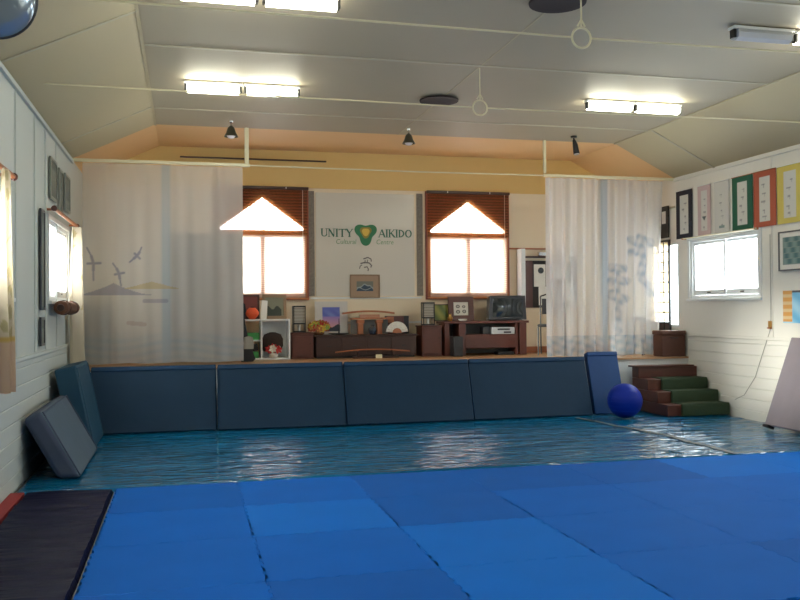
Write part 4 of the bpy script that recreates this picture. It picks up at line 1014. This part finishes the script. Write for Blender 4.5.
# rods above the right window
t = thing('curtain_rod', 'pale curtain rod on brown brackets above the right wall window', 'curtain rod', (XR-.06, 10.42, 2.445), 0)
bm = B(); tube(bm, [(0, -.80, 0), (0, .90, 0)], .009, 8); obj('rod', bm, M['rod'], t, smooth=True)
for y in (-.78, .88): bx('bracket', M['mid'], t, -.012, .055, y-.01, y+.01, -.015, .012)
bm = B(); box(bm, -.012, 0, -.03, .03, -.05, .05)
sw = obj('light_switch', bm, mat('brass', (.55,.30,.08,1), .3, metal=.8), None, .003); sw.location = (XR-.020, 9.42, 1.22); tag(sw, 'small brass wall fitting below the picture on right wall', 'switch')
bx('hook', M['mid'], sw, -.035, -.013, -.045, .02, -.045, -.03)
bm = B(); pts = [(XR-.018, 9.41, 2.35), (XR-.018, 9.41, 1.30), (XR-.018, 9.43, 1.15), (XR-.024, 9.55, .90), (XR-.026, 9.72, .55), (XR-.026, 9.95, .30), (XR-.026, 10.15, .22)]
tube(bm, pts, .004, 6); o = obj('power_cable', bm, mat('grey_cable', (.35,.34,.31,1), .5), smooth=True); tag(o, 'thin pale cable running down right wall to beside the steps', 'cable')

# ---------------------------------------------------------------- left wall: pictures, drapes, cushion
def on_left(name, label, y0, y1, z0, z1, fw, fmat, fn, group=None, d=.02, x=None):
    return framed(name, label, 'picture', y1-y0, z1-z0, fw, d, fmat, fn, ((XL+.013+d) if x is None else x, (y0+y1)/2, z0), rz=PI/2, nx=12, ny=12, group=group)
gl = mat('silver_frame', (.22,.24,.22,1), .3, metal=.3)
def gpic(a): return lambda u, v: mixc((.09,.11,.10,1), (.20,.22,.19,1), (v+a) % 1)
on_left('framed_picture', 'grey framed picture high on left wall, nearest of three', 9.66, 10.12, 2.64, 3.08, .03, gl, gpic(.2), 'grey pictures high on left wall')
on_left('framed_picture', 'grey framed picture high on left wall, middle of three', 10.30, 10.58, 2.56, 3.06, .03, gl, gpic(.5), 'grey pictures high on left wall')
on_left('framed_picture', 'grey framed picture high on left wall, farthest of three', 10.80, 11.25, 2.64, 3.08, .03, gl, gpic(.7), 'grey pictures high on left wall')
on_left('framed_picture', 'tall narrow black framed picture on left wall before the window', 9.02, 9.26, 1.47, 2.46, .025, mat('slate_frame', (.06,.065,.08,1), .3), gpic(.1), d=.02)
on_left('framed_picture', 'small black framed picture on left wall, below the tall narrow one', 9.00, 9.24, 1.12, 1.40, .025, mat('slate_frame', (.06,.065,.08,1), .3), gpic(.4), d=.02)
gold = (.58,.40,.14,1)
def drape_fn(u, v):
    col = (.62,.54,.40,1)
    a = math.sin(u*26+4*math.sin(v*13))*math.sin(v*34+2*math.sin(u*11))
    if a > .35 and v > .25: col = mixc(col, (.35,.30,.12,1), .6)
    if .225 < v < .25: col = gold
    if v < .225: col = (.60,.44,.32,1)
    return col
def drape_fn2(u, v):
    col = (.60,.53,.42,1)
    a = math.sin(u*22+4*math.sin(v*11))*math.sin(v*30+2*math.sin(u*9))
    if a > .4 and v > .4: col = mixc(col, (.36,.28,.10,1), .65)
    return col
DR = sheer_mat('drape_cloth', (.6,.5,.4,1), 0.0, .35, attr=True)
curtain('window_drape', 6.80, 7.02, .86, 2.50, XL+.10, 3, .035, drape_fn, DR, 'cream patterned drape with gold band at left frame edge', 'drape', 4, 60, 90, xax=False, group='window drapes on the left wall')
curtain('window_drape', 10.95, 11.22, .80, 2.46, XL+.13, 2, .065, drape_fn2, DR, 'cream patterned drape at far end of left wall window', 'drape', 6, 60, 90, xax=False, group='window drapes on the left wall')
curtain('window_drape', 5.85, 6.15, .86, 2.50, XL+.085, 4, .022, drape_fn, DR, 'cream patterned drape outside the frame at left', 'drape', 5, 60, 90, xax=False, group='window drapes on the left wall')
for y0, y1, lab in ((9.5, 11.4, 'brown curtain rod above the far left wall window'), (5.75, 7.30, 'brown curtain rod above the window at left frame edge')):
    t = thing('curtain_rod', lab, 'curtain rod', (XL+.085, (y0+y1)/2, 2.51), 0, 'brown curtain rods on left wall'); h = (y1-y0)/2
    bm = B(); tube(bm, [(0, -h, 0), (0, h, 0)], .020, 10); obj('rod', bm, M['mid'], t, smooth=True)
    for s in (-1, 1):
        bm = B(); bmesh.ops.create_uvsphere(bm, u_segments=12, v_segments=8, radius=.032); o = obj('finial', bm, M['brown'], t, smooth=True); o.location = (0, s*(h+.02), 0)
        bx('bracket', M['mid'], t, -.081, -.022, s*h*.92-.012, s*h*.92+.012, -.012, .012)
t = thing('bolster_cushion', 'brown rolled bolster strapped under the sill of the far left window', 'cushion', (XL+.125, 10.15, WZ0-.075))
bm = B(); tube(bm, [(0, -.52, 0), (0, -.50, 0), (0, .50, 0), (0, .52, 0)], [.04, .073, .073, .04], 24); obj('roll', bm, mat('brown_fabric', (.13,.055,.030,1), .9, var=.3, vscale=20), t, smooth=True)
bm = B(); lathe(bm, [(0, 0), (.038, 0), (.034, .01), (0, .012)], seg=20); o = obj('end_button', bm, M['dark'], t, smooth=True); o.rotation_euler = (PI/2, 0, 0); o.location = (0, -.52, 0)
for y in (-.3, .3):
    bm = B(); tube(bm, [(.076*math.cos(a*PI/10), y, .076*math.sin(a*PI/10)) for a in range(-12, 9)]+[(-.11, y, .04)], .005, 6); obj('strap', bm, M['dark'], t)

# net panels inside the two left windows in view
NET = sheer_mat('white_net', (.85,.82,.78,1), .35, .75)
for y0, y1, lab in ((9.67, 11.17, 'white net panel glowing in the far left wall window'), (6.05, 7.54, 'white net panel glowing in the window at left frame edge')):
    curtain('net_curtain', y0, y1, WZ0+.02, WZ1-.01, XL-.012, 9, .005, lambda u, v: (.85,.8,.75,1), NET, lab, 'curtain', 12, 80, 4, xax=False, group='net panels in the left wall windows')
